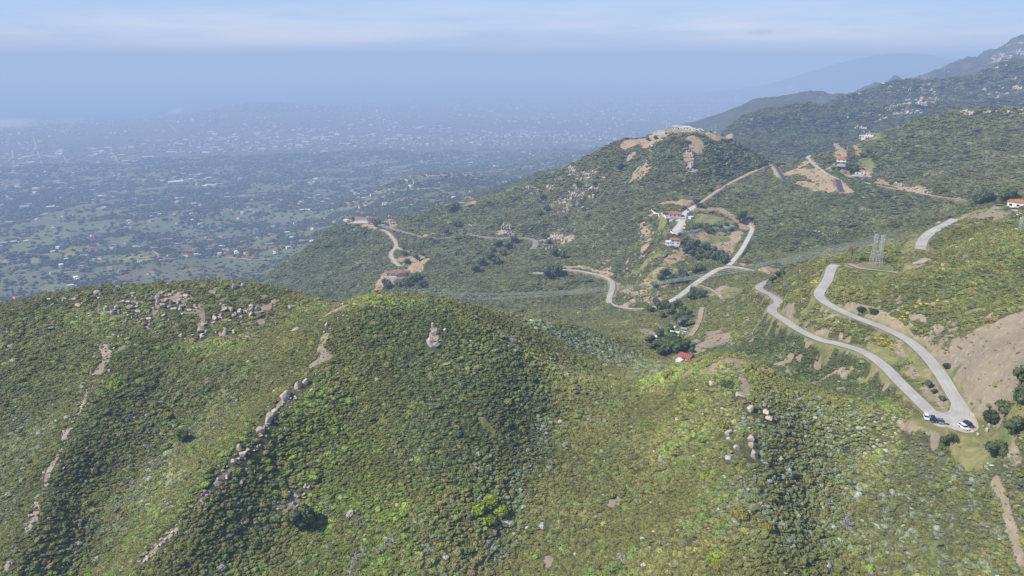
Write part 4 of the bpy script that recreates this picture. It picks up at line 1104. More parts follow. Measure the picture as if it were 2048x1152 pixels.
rub = []
for x, y, z, s in RUBBLE:
    me_ = ROCKS[int(rng.integers(0, len(ROCKS)))]
    v = np.empty(len(me_.vertices) * 3, np.float32); me_.vertices.foreach_get('co', v); v = v.reshape(-1, 3) * s * 0.9
    a_ = rng.uniform(0, 6.28); ca_, sa_ = math.cos(a_), math.sin(a_)
    v = np.stack([v[:, 0] * ca_ - v[:, 1] * sa_ + x, v[:, 0] * sa_ + v[:, 1] * ca_ + y, v[:, 2] + z + 0.3 * s], 1)
    rub.append((v, ICO3[1]))
tag(link("rubble", np_mesh("rubble", *merge(rub), MAT_STONE, False)), "small broken stone littering the two rocky ridge lines", "rubble", kind='stuff')
# ------------------------------------------------------------------ chaparral
def jitter_points(r0, r1, spacing, th0=-0.80, th1=0.80, g=rng):
    xs, ys, ss = [], [], []
    r = r0
    while r < r1:
        s = spacing(r)
        n = int(r * (th1 - th0) / s)
        th = th0 + (np.arange(n) + g.random(n)) * (th1 - th0) / n
        rr = r + (g.random(n) - 0.5) * s * 1.1
        xs.append(rr * np.sin(th)); ys.append(rr * np.cos(th)); ss.append(np.full(n, s))
        r += s * 0.92
    return np.concatenate(xs), np.concatenate(ys), np.concatenate(ss)


# which ground is within sight, or nearly so, of the viewpoint region
ELEV = Z / GR[None, :]
MAXE = np.maximum.accumulate(ELEV, axis=1)
SEEN = (ELEV + 30.0 / GR[None, :] >= MAXE - 1e-6).astype(float)

sx, sy, ssz = jitter_points(165, 3100, lambda r: max(0.94, 0.0025 * r))
BX = lambda G: hgt(sx, sy, G)
keep = (BX(SEEN) > 0.5) & ((np.hypot(sx, sy) < 2300) | (np.arctan2(sx, sy) > 0.2))
bare_p = BX(bare_soft); grass_p = BX(grass_soft); rock_p = BX(rock_soft); rd_p = BX(ROADDIST); rawbare = BX(BARE)
rr = np.hypot(sx, sy)
pr = rng.random(len(sx))
cl_ = gnoise(sx / 9, sy / 9, 301)
keep &= rd_p > 0.5 * ssz + 0.7
keep &= (BX(plain) < 0.5) | (rng.random(len(sx)) > 0.97)
keep &= pr > np.clip(1.05 * bare_p + 1.0 * grass_p + 0.8 * rock_p, 0, np.where((np.arctan2(sx, sy) > 0.5) & (rr < 340), 0.93, 0.96))
# scrub opens into separate clumps round the roads on the right
opn = sstep(0.1, 0.5, BX(PALE)) * 0.0
rightzone = sstep(0.20, 0.27, np.arctan2(sx, sy)) * (rr < 640) * sstep(255, 275, sy)
keep &= (np.hypot(sx, sy) > 560) | (gnoise(sx / 4.2, sy / 4.2, 351) + 0.4 * gnoise(sx / 15, sy / 15, 352) > -0.60)
# no scrub on the stones themselves
RS = np.array([q for q in ROCK_SPOTS if math.hypot(q[0], q[1]) < 1500])
for qx, qy, qs in RS:
    rr_ = qs * 0.95 + 0.5
    keep &= ~((np.abs(sx - qx) < rr_) & (np.abs(sy - qy) < rr_ * 1.25))
sx, sy, ssz = sx[keep], sy[keep], ssz[keep]
rr = np.hypot(sx, sy)
n = len(sx)
print("shrubs", n)
yel = BX(YEL); pale = BX(PALE); dark = BX(DARK); flow = BX(FLOWER)
nb = fbm(sx, sy, 45, 3, 321); ns = gnoise(sx / 5, sy / 5, 331)
u = np.clip(0.5 + 0.50 * gnoise(sx / 6.5, sy / 6.5, 341) + 0.22 * gnoise(sx / 22, sy / 22, 343) + 0.34 * (rng.random(n) - 0.5), 0, 1)
col = np.empty((n, 3))
col[:] = (0.106, 0.106, 0.036)
def setc(m, c, v=0.15):
    k = int(m.sum()); col[m] = np.array(c) * (1 + v * rng.standard_normal((k, 1)))
setc((u < 0.34 + 0.7 * nb), (0.118, 0.112, 0.042))
setc((u > 0.70 - 0.25 * nb) & (u < 0.90), (0.105, 0.130, 0.040))
ux = rng.random(n)
setc((ux > 0.982), (0.14, 0.118, 0.062))
setc((ux > 0.966) & (ux < 0.982), (0.14, 0.13, 0.115))
u2 = rng.random(n)
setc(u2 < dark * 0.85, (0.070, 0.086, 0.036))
setc(u2 < yel * 0.9 * (0.7 + 0.5 * ns), (0.114, 0.152, 0.032), 0.15)
setc((u2 < pale * (0.75 + 0.7 * ns)), (0.118, 0.132, 0.080), 0.2)
setc((u2 < pale * (0.12 + 0.15 * ns)), (0.175, 0.19, 0.175), 0.2)
setc((u2 > 0.992) & (rr < 700), (0.115, 0.135, 0.035), 0.2)
setc((u2 > 0.9885) & (u2 <= 0.992), (0.26, 0.24, 0.20), 0.2)
setc((u2 < pale * 0.7) & (BX(SAGE) > 0.3), (0.135, 0.150, 0.098), 0.2)
setc(u2 < flow * 0.4, (0.34, 0.27, 0.03), 0.2)
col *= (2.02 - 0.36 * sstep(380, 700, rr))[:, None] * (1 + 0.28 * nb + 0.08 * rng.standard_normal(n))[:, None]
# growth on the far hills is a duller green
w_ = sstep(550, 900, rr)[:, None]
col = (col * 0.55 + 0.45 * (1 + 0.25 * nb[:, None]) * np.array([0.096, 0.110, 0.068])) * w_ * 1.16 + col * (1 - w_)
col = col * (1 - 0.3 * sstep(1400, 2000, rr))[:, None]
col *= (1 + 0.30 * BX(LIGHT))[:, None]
col = np.clip(col, 0.012, 0.6)
zz = hgt(sx, sy)
base = ssz * np.clip(0.80 * np.exp(0.34 * rng.standard_normal(n)), 0.42, 1.7) * (1 + 0.25 * nb)
big = rng.random(n) < 0.05; base[big] *= 1.6
pos = np.stack([sx, sy, zz - 0.12 * base], 1)
rot = np.stack([0.25 * rng.standard_normal(n), 0.25 * rng.standard_normal(n), rng.random(n) * 6.28], 1)
hs = (0.38 + 0.40 * rng.random(n)) * (1 - 0.25 * sstep(550, 900, rr)) * (1 - 0.25 * np.clip(BX(OPEN) * (sx < 0), 0, 1))
base = base * (1 - 0.35 * np.clip(BX(bare_soft) + BX(grass_soft), 0, 1))
scl = np.stack([base, base * (0.85 + 0.3 * rng.random(n)), base * hs], 1)
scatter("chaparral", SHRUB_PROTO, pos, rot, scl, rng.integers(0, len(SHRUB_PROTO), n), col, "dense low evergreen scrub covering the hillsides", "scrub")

# ------------------------------------------------------------------ far plain: woods, houses, town
px_, py_, ps_ = jitter_points(1550, 5600, lambda r: 0.0036 * r, -0.74, 0.45)
PW = hgt(px_, py_, pv); SEENP = hgt(px_, py_, SEEN)
wd = fbm(px_, py_, 190, 4, 401, 0.6) + 0.45 * fbm(px_, py_, 700, 3, 405) + 0.10
keep = (PW > 0.5) & (SEENP > 0.5) & (hgt(px_, py_) > -765) & (wd + 0.45 * rng.random(len(px_)) > 0.38 + 0.55 * hgt(px_, py_, FIELD) + 0.7 * hgt(px_, py_, MUSTARD) + 0.6 * hgt(px_, py_, PLOUGH) + 0.6 * (hgt(px_, py_, bare_soft) > 0.3))
keep |= (PW > 0.5) & (SEENP > 0.5) & (hgt(px_, py_) > -765) & (rng.random(len(px_)) > 0.94)
px_, py_, ps_ = px_[keep], py_[keep], ps_[keep]
n = len(px_); print("woods", n)
b = ps_ * (0.42 + 0.38 * rng.random(n) ** 2)
wcol = np.array([0.118, 0.140, 0.086])[None] * (1 + 0.25 * rng.standard_normal(n))[:, None] + (0.03 * (rng.random(n) < 0.12))[:, None]
scatter("woodland", SHRUB_PROTO, np.stack([px_, py_, hgt(px_, py_) - 0.1 * b], 1), np.stack([0 * b, 0 * b, rng.random(n) * 6.28], 1),
        np.stack([b, b, b * (0.7 + 0.5 * rng.random(n))], 1), rng.integers(0, len(SHRUB_PROTO), n), np.clip(wcol, 0.015, 0.3), "far-off oak woods and garden trees spread over the hazy plain", "woods")

WALL_W = flat_mat("white_stucco", (0.78, 0.76, 0.72), 0.9, 0.10, 0.4)
WALL_C = flat_mat("cream_stucco", (0.66, 0.58, 0.46), 0.9, 0.12, 0.4)
WALL_G = flat_mat("grey_siding", (0.42, 0.43, 0.44), 0.8, 0.12, 0.4)
def tile_mat(name, col):
    m, nt, bs, out = new_mat(name)
    c = coord(nt)
    wv = nd(nt, 'ShaderNodeTexWave'); wv.wave_type = 'BANDS'; wv.bands_direction = 'X'; wv.inputs['Scale'].default_value = 1.1; wv.inputs['Distortion'].default_value = 0.4
    nt.links.new(c, wv.inputs['Vector'])
    f = noise_tex(nt, c, 0.9, 5, 0.6)
    a = mixc(nt, mapr(nt, f, 0.3, 0.7), tuple(x * 0.72 for x in col), tuple(min(1, x * 1.2) for x in col))
    a = mixc(nt, mapr(nt, wv.outputs['Fac'], 0.0, 1.0, 0.25, 0.0), a, tuple(x * 0.5 for x in col))
    nt.links.new(a, bs.inputs['Base Color'])
    bmp = nd(nt, 'ShaderNodeBump'); bmp.inputs['Strength'].default_value = 0.5; bmp.inputs['Distance'].default_value = 0.1
    nt.links.new(wv.outputs['Fac'], bmp.inputs['Height']); nt.links.new(bmp.outputs[0], bs.inputs['Normal'])
    return m
ROOF_T = tile_mat("terracotta_tiles", (0.52, 0.20, 0.095)); ROOF_R = tile_mat("red_tiles", (0.42, 0.12, 0.09)); ROOF_P = tile_mat("faded_pink_tiles", (0.36, 0.20, 0.16)); ROOF_G = flat_mat("grey_shingles", (0.33, 0.32, 0.31), 0.9, 0.2, 1.0); ROOF_W = flat_mat("white_roofing", (0.80, 0.79, 0.76), 0.8, 0.08, 0.5)
GLASS = flat_mat("dark_window_glass", (0.035, 0.045, 0.06), 0.12, 0.2, 1.0); GLASS.node_tree.nodes['Principled BSDF'].inputs['Specular IOR Level'].default_value = 0.5


def box(cx, cy, z0, w, d, h):
    v = np.array([[cx + sx * w / 2, cy + sy * d / 2, z] for z in (z0, z0 + h) for sx, sy in ((-1, -1), (1, -1), (1, 1), (-1, 1))], float)
    f = np.array([(0, 3, 2, 1), (4, 5, 6, 7), (0, 1, 5, 4), (1, 2, 6, 5), (2, 3, 7, 6), (3, 0, 4, 7)])
    return v, f


def hip(cx, cy, z0, w, d, rise, over=0.6, gable=False, th=0.25):
    w2, d2 = w / 2 + over, d / 2 + over
    if w >= d:
        rl = w2 - (0.0 if gable else d2 * 0.95)
        ridge = [(cx - rl, cy), (cx + rl, cy)]
    else:
        rl = d2 - (0.0 if gable else w2 * 0.95)
        ridge = [(cx, cy - rl), (cx, cy + rl)]
    e = [(cx - w2, cy - d2), (cx + w2, cy - d2), (cx + w2, cy + d2), (cx - w2, cy + d2)]
    v = [(x, y, z0) for x, y in e] + [(x, y, z0 + th) for x, y in e] + [(x, y, z0 + th + rise) for x, y in ridge]
    f = [(0, 3, 2, 1), (0, 1, 5, 4), (1, 2, 6, 5), (2, 3, 7, 6), (3, 0, 4, 7)]
    if w >= d: f += [(4, 5, 9, 8), (6, 7, 8, 9), (5, 6, 9, 9), (7, 4, 8, 8)]
    else: f += [(5, 6, 9, 8), (7, 4, 8, 9), (4, 5, 8, 8), (6, 7, 9, 9)]
    return np.array(v, float), f


def poly_mesh(name, parts, mat):
    """parts: list of (verts, faces of any size) -> one mesh"""
    V = []; Fc = []; o = 0
    for v, f in parts:
        V += [tuple(p) for p in v]
        for q in f:
            q = [int(i) + o for i in q]; r = []
            for i in q:
                if i not in r: r.append(i)
            Fc.append(r)
        o += len(v)
    me = bpy.data.meshes.new(name); me.from_pydata(V, [], Fc)
    if mat: me.materials.append(mat)
    me.update()
    return me


def small_house(name, blocks, wall, roof, flat=False):
    """one far house: walls and roof in one mesh of two materials"""
    V, Fc, M = [], [], []
    for cx, cy, w, d, h in blocks:
        for (v, f), mi in ((box(cx, cy, -3, w, d, h + 3), 0), (box(cx, cy, h, w + .8, d + .8, .5) if flat else hip(cx, cy, h, w, d, min(w, d) * 0.2), 1)):
            o = len(V); V += [tuple(p) for p in v]
            for q in f:
                r = []
                for i in q:
                    if int(i) + o not in r: r.append(int(i) + o)
                Fc.append(r); M.append(mi)
        for k in range(int(w // 4)):
            v, f = box(cx - w / 2 + 2 + k * 4, cy - d / 2 - 0.05, 1.0, 1.8, 0.2, 1.5); o = len(V); V += [tuple(p) for p in v]
            for q in f: Fc.append([int(i) + o for i in q]); M.append(2)
    me = bpy.data.meshes.new(name); me.from_pydata(V, [], Fc)
    for m in (wall, roof, GLASS): me.materials.append(m)
    me.polygons.foreach_set('material_index', np.array(M, np.int32)); me.update()
    return me


L1 = [(0, 0, 20, 9, 4), (-6, 7, 8, 10, 4)]; L2 = [(0, 0, 16, 10, 6.5), (11, 1, 9, 8, 3.6)]; L3 = [(0, 0, 26, 8, 4), (10, -6, 8, 8, 4), (-10, -5, 7, 7, 4)]; L4 = [(0, 0, 14, 9, 4)]
FAR_HOUSES = [(small_house("house", L1, WALL_W, ROOF_T), 'red'), (small_house("house", L2, WALL_C, ROOF_T), 'red'), (small_house("house", L3, WALL_W, ROOF_G), 'grey'), (small_house("house", L4, WALL_W, ROOF_W, True), 'white'),
              (small_house("house", L1, WALL_C, ROOF_G), 'grey'), (small_house("house", L3, WALL_W, ROOF_P), 'red'), (small_house("house", L2, WALL_W, ROOF_W, True), 'white'), (small_house("house", L2, WALL_W, ROOF_R), 'red')]
HLAB = {'red': 'small red roofed house among trees on the hazy plain', 'grey': 'small grey roofed house among trees on the hazy plain', 'white': 'small white flat roofed house among trees on the hazy plain'}
hx, hy, hs_ = jitter_points(1900, 13500, lambda r: max(30.0, 0.0085 * r), -0.70, 0.42)
hx = hx + 0.012 * hy * rng.standard_normal(len(hx)); hy = hy * (1 + 0.012 * rng.standard_normal(len(hy)))
ok = (hgt(hx, hy, pv) > 0.9) & (hgt(hx, hy, SEEN) > 0.5) & (hgt(hx, hy) > -768)
cx_ = np.abs(np.arctan2(hx, hy)); 
dens = (0.05 + 0.30 * sstep(0.05, 0.45, fbm(hx, hy, 700, 3, 431))) * (1 - sstep(4600, 6000, np.hypot(hx, hy))) + (0.08 + 0.75 * sstep(-0.15, 0.4, fbm(hx, hy, 1500, 4, 433, 0.6))) * sstep(4600, 6000, np.hypot(hx, hy))
ok &= (rng.random(len(hx)) < dens * 1.35)
hx, hy = hx[ok], hy[ok]
fr = np.hypot(hx, hy); o_ = np.argsort(fr); hx, hy, fr = hx[o_], hy[o_], fr[o_]
inview = np.abs(hx / hy) < 0.74
idx = np.nonzero(inview)[0]
near_ids = idx[:262]
hz = hgt(hx, hy)
for q in near_ids:
    me, kind = FAR_HOUSES[int(rng.integers(0, len(FAR_HOUSES)))]
    o = bpy.data.objects.new("house", me); COL.objects.link(o)
    s = float(rng.uniform(0.6, 1.0))
    o.location = (hx[q], hy[q], hz[q] + 0.5); o.scale = (s, s, s * 1.15); o.rotation_euler = (0, 0, float(rng.uniform(-1.2, 1.2)))
    tag(o, HLAB[kind], "house", kind + " roofed houses scattered over the plain")
rest = np.setdiff1d(np.arange(len(hx)), near_ids)
V = []; M = []
nr = len(rest); print("town", nr)
fw = 14 + 22 * rng.random(nr) ** 2 + 40 * (rng.random(nr) < 0.06) * rng.random(nr); fd = 10 + 12 * rng.random(nr); fh = 4.5 + 5 * rng.random(nr) + 6 * (fr[rest] > 6500)
ang = rng.uniform(-0.5, 0.5, nr)
ca, sa = np.cos(ang), np.sin(ang)
# a few commercial districts with big pale roofs
bigs = []
for px, py, nb_ in [(430,280,22),(640,276,26),(720,243,12),(150,314,14),(600,290,10),(930,193,6),(1010,213,9),(1070,238,8),(880,255,9),(300,312,8),(560,268,10)]:
    h_ = hit(px, py)
    for _ in range(nb_): bigs.append((h_[0] + rng.normal(0, h_[1] * .035), h_[1] * (1 + rng.normal(0, .05))))
bigs = np.array(bigs); k_ = rng.choice(nr, len(bigs), replace=False); bigsel = k_
hx[rest[k_]] = bigs[:, 0]; hy[rest[k_]] = bigs[:, 1]; hz[rest[k_]] = hgt(bigs[:, 0], bigs[:, 1])
fw[k_] = rng.uniform(30, 75, len(k_)); fd[k_] = rng.uniform(20, 45, len(k_)); fh[k_] = rng.uniform(8, 14, len(k_))
vv = np.zeros((nr, 8, 3))
for k, (ax, ay, az) in enumerate([(-1, -1, 0), (1, -1, 0), (1, 1, 0), (-1, 1, 0), (-1, -1, 1), (1, -1, 1), (1, 1, 1), (-1, 1, 1)]):
    lx, ly = ax * fw / 2, ay * fd / 2
    vv[:, k, 0] = hx[rest] + lx * ca - ly * sa; vv[:, k, 1] = hy[rest] + lx * sa + ly * ca; vv[:, k, 2] = hz[rest] + np.where(az, fh, -4)
bf_ = np.array([(4, 5, 6, 7), (0, 1, 5, 4), (1, 2, 6, 5), (2, 3, 7, 6), (3, 0, 4, 7)])
ff = (np.arange(nr)[:, None, None] * 8 + bf_[None]).reshape(-1, 4)
m_town, nt, bs, out = new_mat("town_walls_and_roofs")
at = nd(nt, 'ShaderNodeAttribute'); at.attribute_name = 'paintwork'; nt.links.new(at.outputs['Color'], bs.inputs['Base Color'])
me = np_mesh("town", vv.reshape(-1, 3), ff, m_town)
pal = np.array([(0.55, 0.53, 0.50), (0.72, 0.71, 0.69), (0.45, 0.42, 0.37), (0.38, 0.25, 0.19), (0.32, 0.32, 0.32), (0.40, 0.38, 0.35), (0.27, 0.26, 0.24), (0.24, 0.23, 0.21)])
pc_ = pal[rng.integers(0, len(pal), nr)] * rng.uniform(0.75, 1.1, (nr, 1))
pc_[bigsel] = np.array([0.55, 0.54, 0.52]); pc_ = np.clip(pc_, 0, 0.9)
at = me.attributes.new('paintwork', 'FLOAT_COLOR', 'POINT'); at.data.foreach_set('color', np.repeat(np.concatenate([pc_, np.ones((nr, 1))], 1), 8, 0).astype(np.float32).ravel())
tag(link("town", me), "hazy town of countless small pale buildings between hills and sea", "town", kind='stuff')

# country lanes and streets of the plain, draped on the ground
def drape(pts, step):
    w_ = [h for h in (hit(*p) for p in pts) if h]
    line = resample(np.array(w_), step)
    line[:, 2] = hgt(line[:, 0], line[:, 1])
    return line
for name, pts, wd_, mk in [
    ('street', [(66,272),(74,300),(84,330),(92,350)], 11, 'track_grey'), ('street', [(24,300),(27,322),(30,345)], 9, 'track_grey'), ('street', [(215,292),(228,312),(238,326)], 9, 'track_grey'), ('street', [(120,300),(130,318),(140,330)], 9, 'track_grey'),
    ('street', [(340,250),(352,262)], 12, 'track_grey'), ('street', [(1140,232),(1180,224),(1240,218),(1320,212),(1400,208)], 30, 'track'),
    ('lane', [(660,398),(720,388),(780,381),(850,378),(900,379),(935,377)], 7, 'track_pale'), ('lane', [(800,357),(850,352),(920,354),(1000,357),(1040,352)], 8, 'track_pale'), ('lane', [(825,400),(850,402),(880,405)], 7, 'track'),
    ('lane', [(500,418),(512,428),(520,434)], 8, 'track_grey'), ('lane', [(385,484),(400,492),(418,497)], 8, 'track_grey'), ('lane', [(285,492),(305,500),(318,514)], 6, 'track'), ('lane', [(445,514),(480,518),(540,520)], 7, 'track'), ('lane', [(500,470),(515,476),(520,482)], 6, 'track_grey'),
    ('lane', [(480,390),(540,390),(600,389)], 7, 'track'), ('lane', [(100,548),(160,544)], 6, 'track'), ('lane', [(990,340),(970,352),(960,358)], 8, 'track_pale'),
]: ribbon(name, drape(pts, 12.0), wd_, ROADMAT[mk], lift=1.2)
# ------------------------------------------------------------------ single trees and shrubs
TREE_KINDS = {}
def tree_proto(kind, col):
    k = (kind, col)
    if k not in TREE_KINDS: TREE_KINDS[k] = tree_meshes(kind, 900 + 13 * len(TREE_KINDS), lone_mat(col))
    return TREE_KINDS[k]
OAK = (.10, .125, .058); LIME = (.135, .19, .045); GREEN = (.085, .125, .04); GREY = (.13, .15, .11); CYP = (.045, .062, .04); BROWN = (.22, .13, .06)


def tree(px, py, size, kind, col, label, group=None, hs=1.0):
    h = hit(px, py)
    if h is not None and group and math.hypot(h[0], h[1]) < 440: return None
    if h is None: return
    t = empty("tree", (h[0], h[1], h[2]), float(rng.uniform(0, 6.28)))
    cm, tm = tree_proto(kind, col)
    for nm, me_ in (("crown", cm), ("trunk", tm)):
        o = link(nm, me_, t)
    t.scale = (size, size, size * hs)
    tag(t, label, "tree", group)
    return t


tree(1480, 444, 10.5, 'round', LIME, 'big round bright green tree at the right end of the bare grassy knob')
tree(1968, 405, 10, 'oak', OAK, 'dark oak on the left of the clump behind the ridge track end', None); tree(1950, 410, 8, 'oak', OAK, 'smaller dark oak at the left edge of the clump at the ridge track end')
tree(2020, 398, 7.5, 'round', GREEN, 'leafy green tree rising behind the white house at the right edge'); tree(2005, 408, 6, 'round', GREEN, 'green tree left of the white house at the right edge')
tree(600, 1062, 7.0, 'oak', OAK, 'dark round tree casting a shadow among bright scrub in the foreground'); tree(366, 885, 4.2, 'round', GREEN, 'single green bushy tree in the gully between the two rocky ridges')
bt = tree(1702, 525, 4.2, 'round', BROWN, 'thin brown-leaved tree standing left of the lattice towers')
for ch in bt.children:
    if ch.name.startswith('crown'): ch.location = (0, 0, 1.6); ch.scale = (0.85, 0.85, 0.6)
    else: ch.scale = (0.6, 0.6, 2.3)
tree(1370, 700, 5, 'round', GREEN, 'bright tree just behind the red roofed cabin'); tree(1352, 708, 6, 'round', GREEN, 'leafy tree to the left of the red roofed cabin'); tree(1383, 706, 2.6, 'round', LIME, 'small round lime bush tree right of the red roofed cabin')
tree(1340, 668, 5, 'round', GREEN, 'bright green tree between the sheds of the hollow'); tree(1366, 655, 7, 'round', GREY, 'grey-green willowy tree behind the sheds of the hollow')
tree(1295, 282, 4.5, 'oak', OAK, 'left dark tree on the bare rim of the mast hilltop', None, 1.0); tree(1310, 279, 5.0, 'oak', OAK, 'right dark tree on the bare rim of the mast hilltop'); tree(1394, 255, 5, 'oak', OAK, 'dark tree behind the pale loop drive on the mast hilltop'); tree(1405, 256, 3.5, 'cypress', CYP, 'narrow dark tree beside the loop drive on the mast hilltop')
tree(1346, 247, 3.8, 'cypress', CYP, 'dark conifer at the left end of the long white mast building'); tree(1442, 263, 4.5, 'oak', OAK, 'dark tree right of the white hut under the tall mast'); tree(1458, 268, 4.2, 'oak', OAK, 'dark tree at the right tip of the mast hilltop'); tree(1422, 266, 3, 'oak', OAK, 'small dark tree left of the white hut under the tall mast')
tree(1350, 403, 4.5, 'oak', OAK, 'dark shrub tree on the bare knob above the solar roofed house'); tree(1398, 416, 5, 'oak', OAK, 'dark tree beside the drive above the grassy knob'); tree(1420, 385, 5, 'oak', OAK, 'lone dark tree on the slope above the ridge drive')
for px, py in [(1366,492),(1378,500),(1390,494),(1398,508),(1410,500),(1420,512),(1432,506),(1442,516),(1452,522),(1412,520),(1396,520),(1384,514),(1372,508),(1428,522),(1440,526)]: tree(px + rng.normal(0, 2), py + rng.normal(0, 1), float(rng.uniform(4.5, 6.8)), 'oak', OAK, 'dark oak in the grove on the slope between the white houses and the road', 'oak grove below the white houses')
for px, py in [(1330,552),(1345,558),(1318,562),(1336,570),(1360,552),(1374,556),(1390,546),(1402,542),(1310,575),(1350,568),(1368,566)]: tree(px + rng.normal(0, 2), py + rng.normal(0, 1), float(rng.uniform(4.5, 6.5)), 'oak', OAK, 'dark oak in the belt above the main road', 'oak belt above the main road')
for px, py in [(1385,592),(1396,598),(1405,590),(1380,602),(1330,616),(1345,622),(1318,622),(1355,614),(1365,625),(1340,634),(1322,638),(1352,640),(1310,612),(1296,628),(1370,638),(1310,700),(1324,712),(1340,708),(1356,696),(1330,698),(1300,688),(1346,688),(1316,676)]: tree(px + rng.normal(0, 2), py + rng.normal(0, 1), float(rng.uniform(4.0, 6.5)), 'oak', (OAK, GREEN)[int(rng.random() < .3)], 'oak in the wooded hollow below the main road', 'oaks of the wooded hollow')
for px, py in [(1430,455),(1408,460),(1424,462),(1440,458),(1452,452),(1398,452),(1388,456),(1470,452),(1462,462),(1416,468)]: tree(px, py + rng.normal(0, 1), float(rng.uniform(2.6, 4.2)), 'oak', OAK, 'small tree in the row along the white terrace wall', 'trees along the terrace wall')
for px, py in [(1102,540),(1110,545),(1118,541),(1092,548)]: tree(px, py + 3, float(rng.uniform(5, 7)), 'oak', OAK, 'dark tree hiding the road at the lower viewpoint bend', 'trees at the lower road bend')
for px, py in [(1085,482),(1096,490),(1110,512),(1128,516),(1028,486),(1000,496),(985,505),(1010,512),(975,520),(990,528),(1020,500),(965,532),(955,545)]: tree(px + rng.normal(0, 3), py, float(rng.uniform(6, 9)), 'oak', OAK, 'dark oak in the ravine below the crags', 'oaks in the ravine below the crags')
for px, py in [(768,575),(778,580),(800,575),(812,572),(822,566),(790,590),(776,596),(810,590),(835,560),(845,575),(760,590)]: tree(px + rng.normal(0, 2), py, float(rng.uniform(6, 9)), 'oak', OAK, 'dark oak below the villa with the pool', 'oaks below the villa')
for px, py in [(832,518),(838,522),(845,512),(815,528),(808,512)]: tree(px, py, float(rng.uniform(4, 6)), 'oak', OAK, 'small dark tree beside the track above the villa', 'trees above the villa')
for px, py in [(705,440),(708,443),(754,448),(760,446),(750,452)]: tree(px, py + 2, float(rng.uniform(4, 6)), 'oak', OAK, 'dark tree beside the plaza of the spur house', 'trees beside the spur house')
for px, py in [(915,455),(893,470),(905,425),(912,418),(1156,378),(1188,372),(1085,400),(1080,432),(1092,424),(1000,452),(1240,340)]: tree(px, py, float(rng.uniform(6, 10)), 'oak', OAK, 'single dark oak in a fold of the middle slopes', 'single oaks in the slope folds')
for px, py in [(1690,300),(1697,312),(1705,318),(1712,325),(1674,332),(1686,335),(1696,340),(1708,342),(1725,315),(1733,306)]: tree(px, py, float(rng.uniform(3, 5)), 'oak', OAK, 'dark shrubby tree around the white cube house', 'trees around the cube house')
for px, py, s, lab in [(1560,556,4.5,'grey-leaved tree above the double bend of the lower leg'),(1546,566,4,'dark olive tree inside the double bend of the lower leg'),(1884,802,1.8,'low dark tree at the tip between the two road legs'),(1858,775,2.4,'dark tree between the two road legs, uppermost'),(1868,788,1.8,'dark tree between the two road legs, middle one')]: tree(px, py, s, 'oak', OAK, lab)
for px, py, s, lab in [(2030,870,5,'broad oak at the right edge beside the green patch'),(2010,832,4.5,'dark oak right of the bare scree foot'),(2035,810,5,'dark oak at the right edge below the scree'),(2040,770,5,'dark oak at the right edge beside the scree'),(1902,882,2.4,'round shrub tree just below the parked cars'),(1886,886,2.0,'smaller shrub tree below and left of the parked cars'),(1990,912,4.5,'shrub tree below the green patch')]: tree(px, py, s, 'oak', OAK, lab)

LONE = {}
def lone_shrub(px, py, s, col, label, hs=0.8):
    k = tuple(col)
    if k not in LONE: LONE[k] = shrub_mesh("shrub", 300 + 17 * len(LONE), lobes=7, mat=lone_mat(col), squash=0.8, leafn=260)
    h = hit(px, py)
    o = link("shrub", LONE[k]); o.location = (h[0], h[1], h[2] - 0.2 * s); o.scale = (s, s, s * hs); o.rotation_euler = (0, 0, float(rng.uniform(0, 6)))
    tag(o, label, "shrub")
YG = (.27, .32, .035); YB = (.24, .215, .055)
for px, py, s, col, lab in [
    (955, 1020, 3.6, YG, 'yellow-green bush, left end of the bright clump in the foreground'), (978, 1003, 3.4, YG, 'yellow-green bush at the top of the bright clump in the foreground'), (1002, 1022, 3.6, YG, 'yellow-green bush, right end of the bright clump in the foreground'), (975, 1042, 3.4, YG, 'yellow-green bush at the bottom of the bright clump in the foreground'),
    (232, 768, 2.8, YG, 'bright yellow-green bush beside the head of the second rocky ridge'), (1428, 1118, 2.6, YG, 'bright yellow bush near the bottom edge, right of centre'), (1436, 1132, 2.2, YB, 'orange-tinged bush under the bright yellow one at the bottom edge'), (1482, 1030, 3.4, YB, 'large olive-yellow bush on the foreground slope below the knoll'), (1535, 1055, 2.4, YB, 'smaller olive-yellow bush right of the large one'),
    (1385, 800, 3.0, YB, 'olive bush on the left flank of the knoll'), (1448, 850, 3.2, YB, 'broad yellow-brown bush on the knoll spur'), (1455, 770, 3.2, OAK, 'big dark bush just below the bare knoll'), (1340, 752, 3.6, YB, 'broad golden-green bush at the left of the saddle above the cabin'), (1412, 955, 2.0, YG, 'small yellow-green bush left of the pale rock string'),
    (1570, 566, 3.0, YB, 'round yellowish bush above the lower leg double bend'), (1638, 558, 1.8, (.38, .31, .04), 'bright yellow flowering broom left of the upper road'), (1765, 690, 2.0, (.33, .28, .04), 'yellow flowering broom patch between the two road legs'), (1778, 682, 1.6, (.33, .28, .04), 'smaller yellow broom right of the patch between the road legs'), (1808, 625, 1.8, (.30, .26, .05), 'yellow broom above the upper road'), (1884, 548, 2.6, LIME, 'bright green bush on the dense right slope'),
    (1322, 500, 2.6, (.28, .26, .05), 'yellow blooming shrub below the lower white house'),
]: lone_shrub(px, py, s, col, lab)

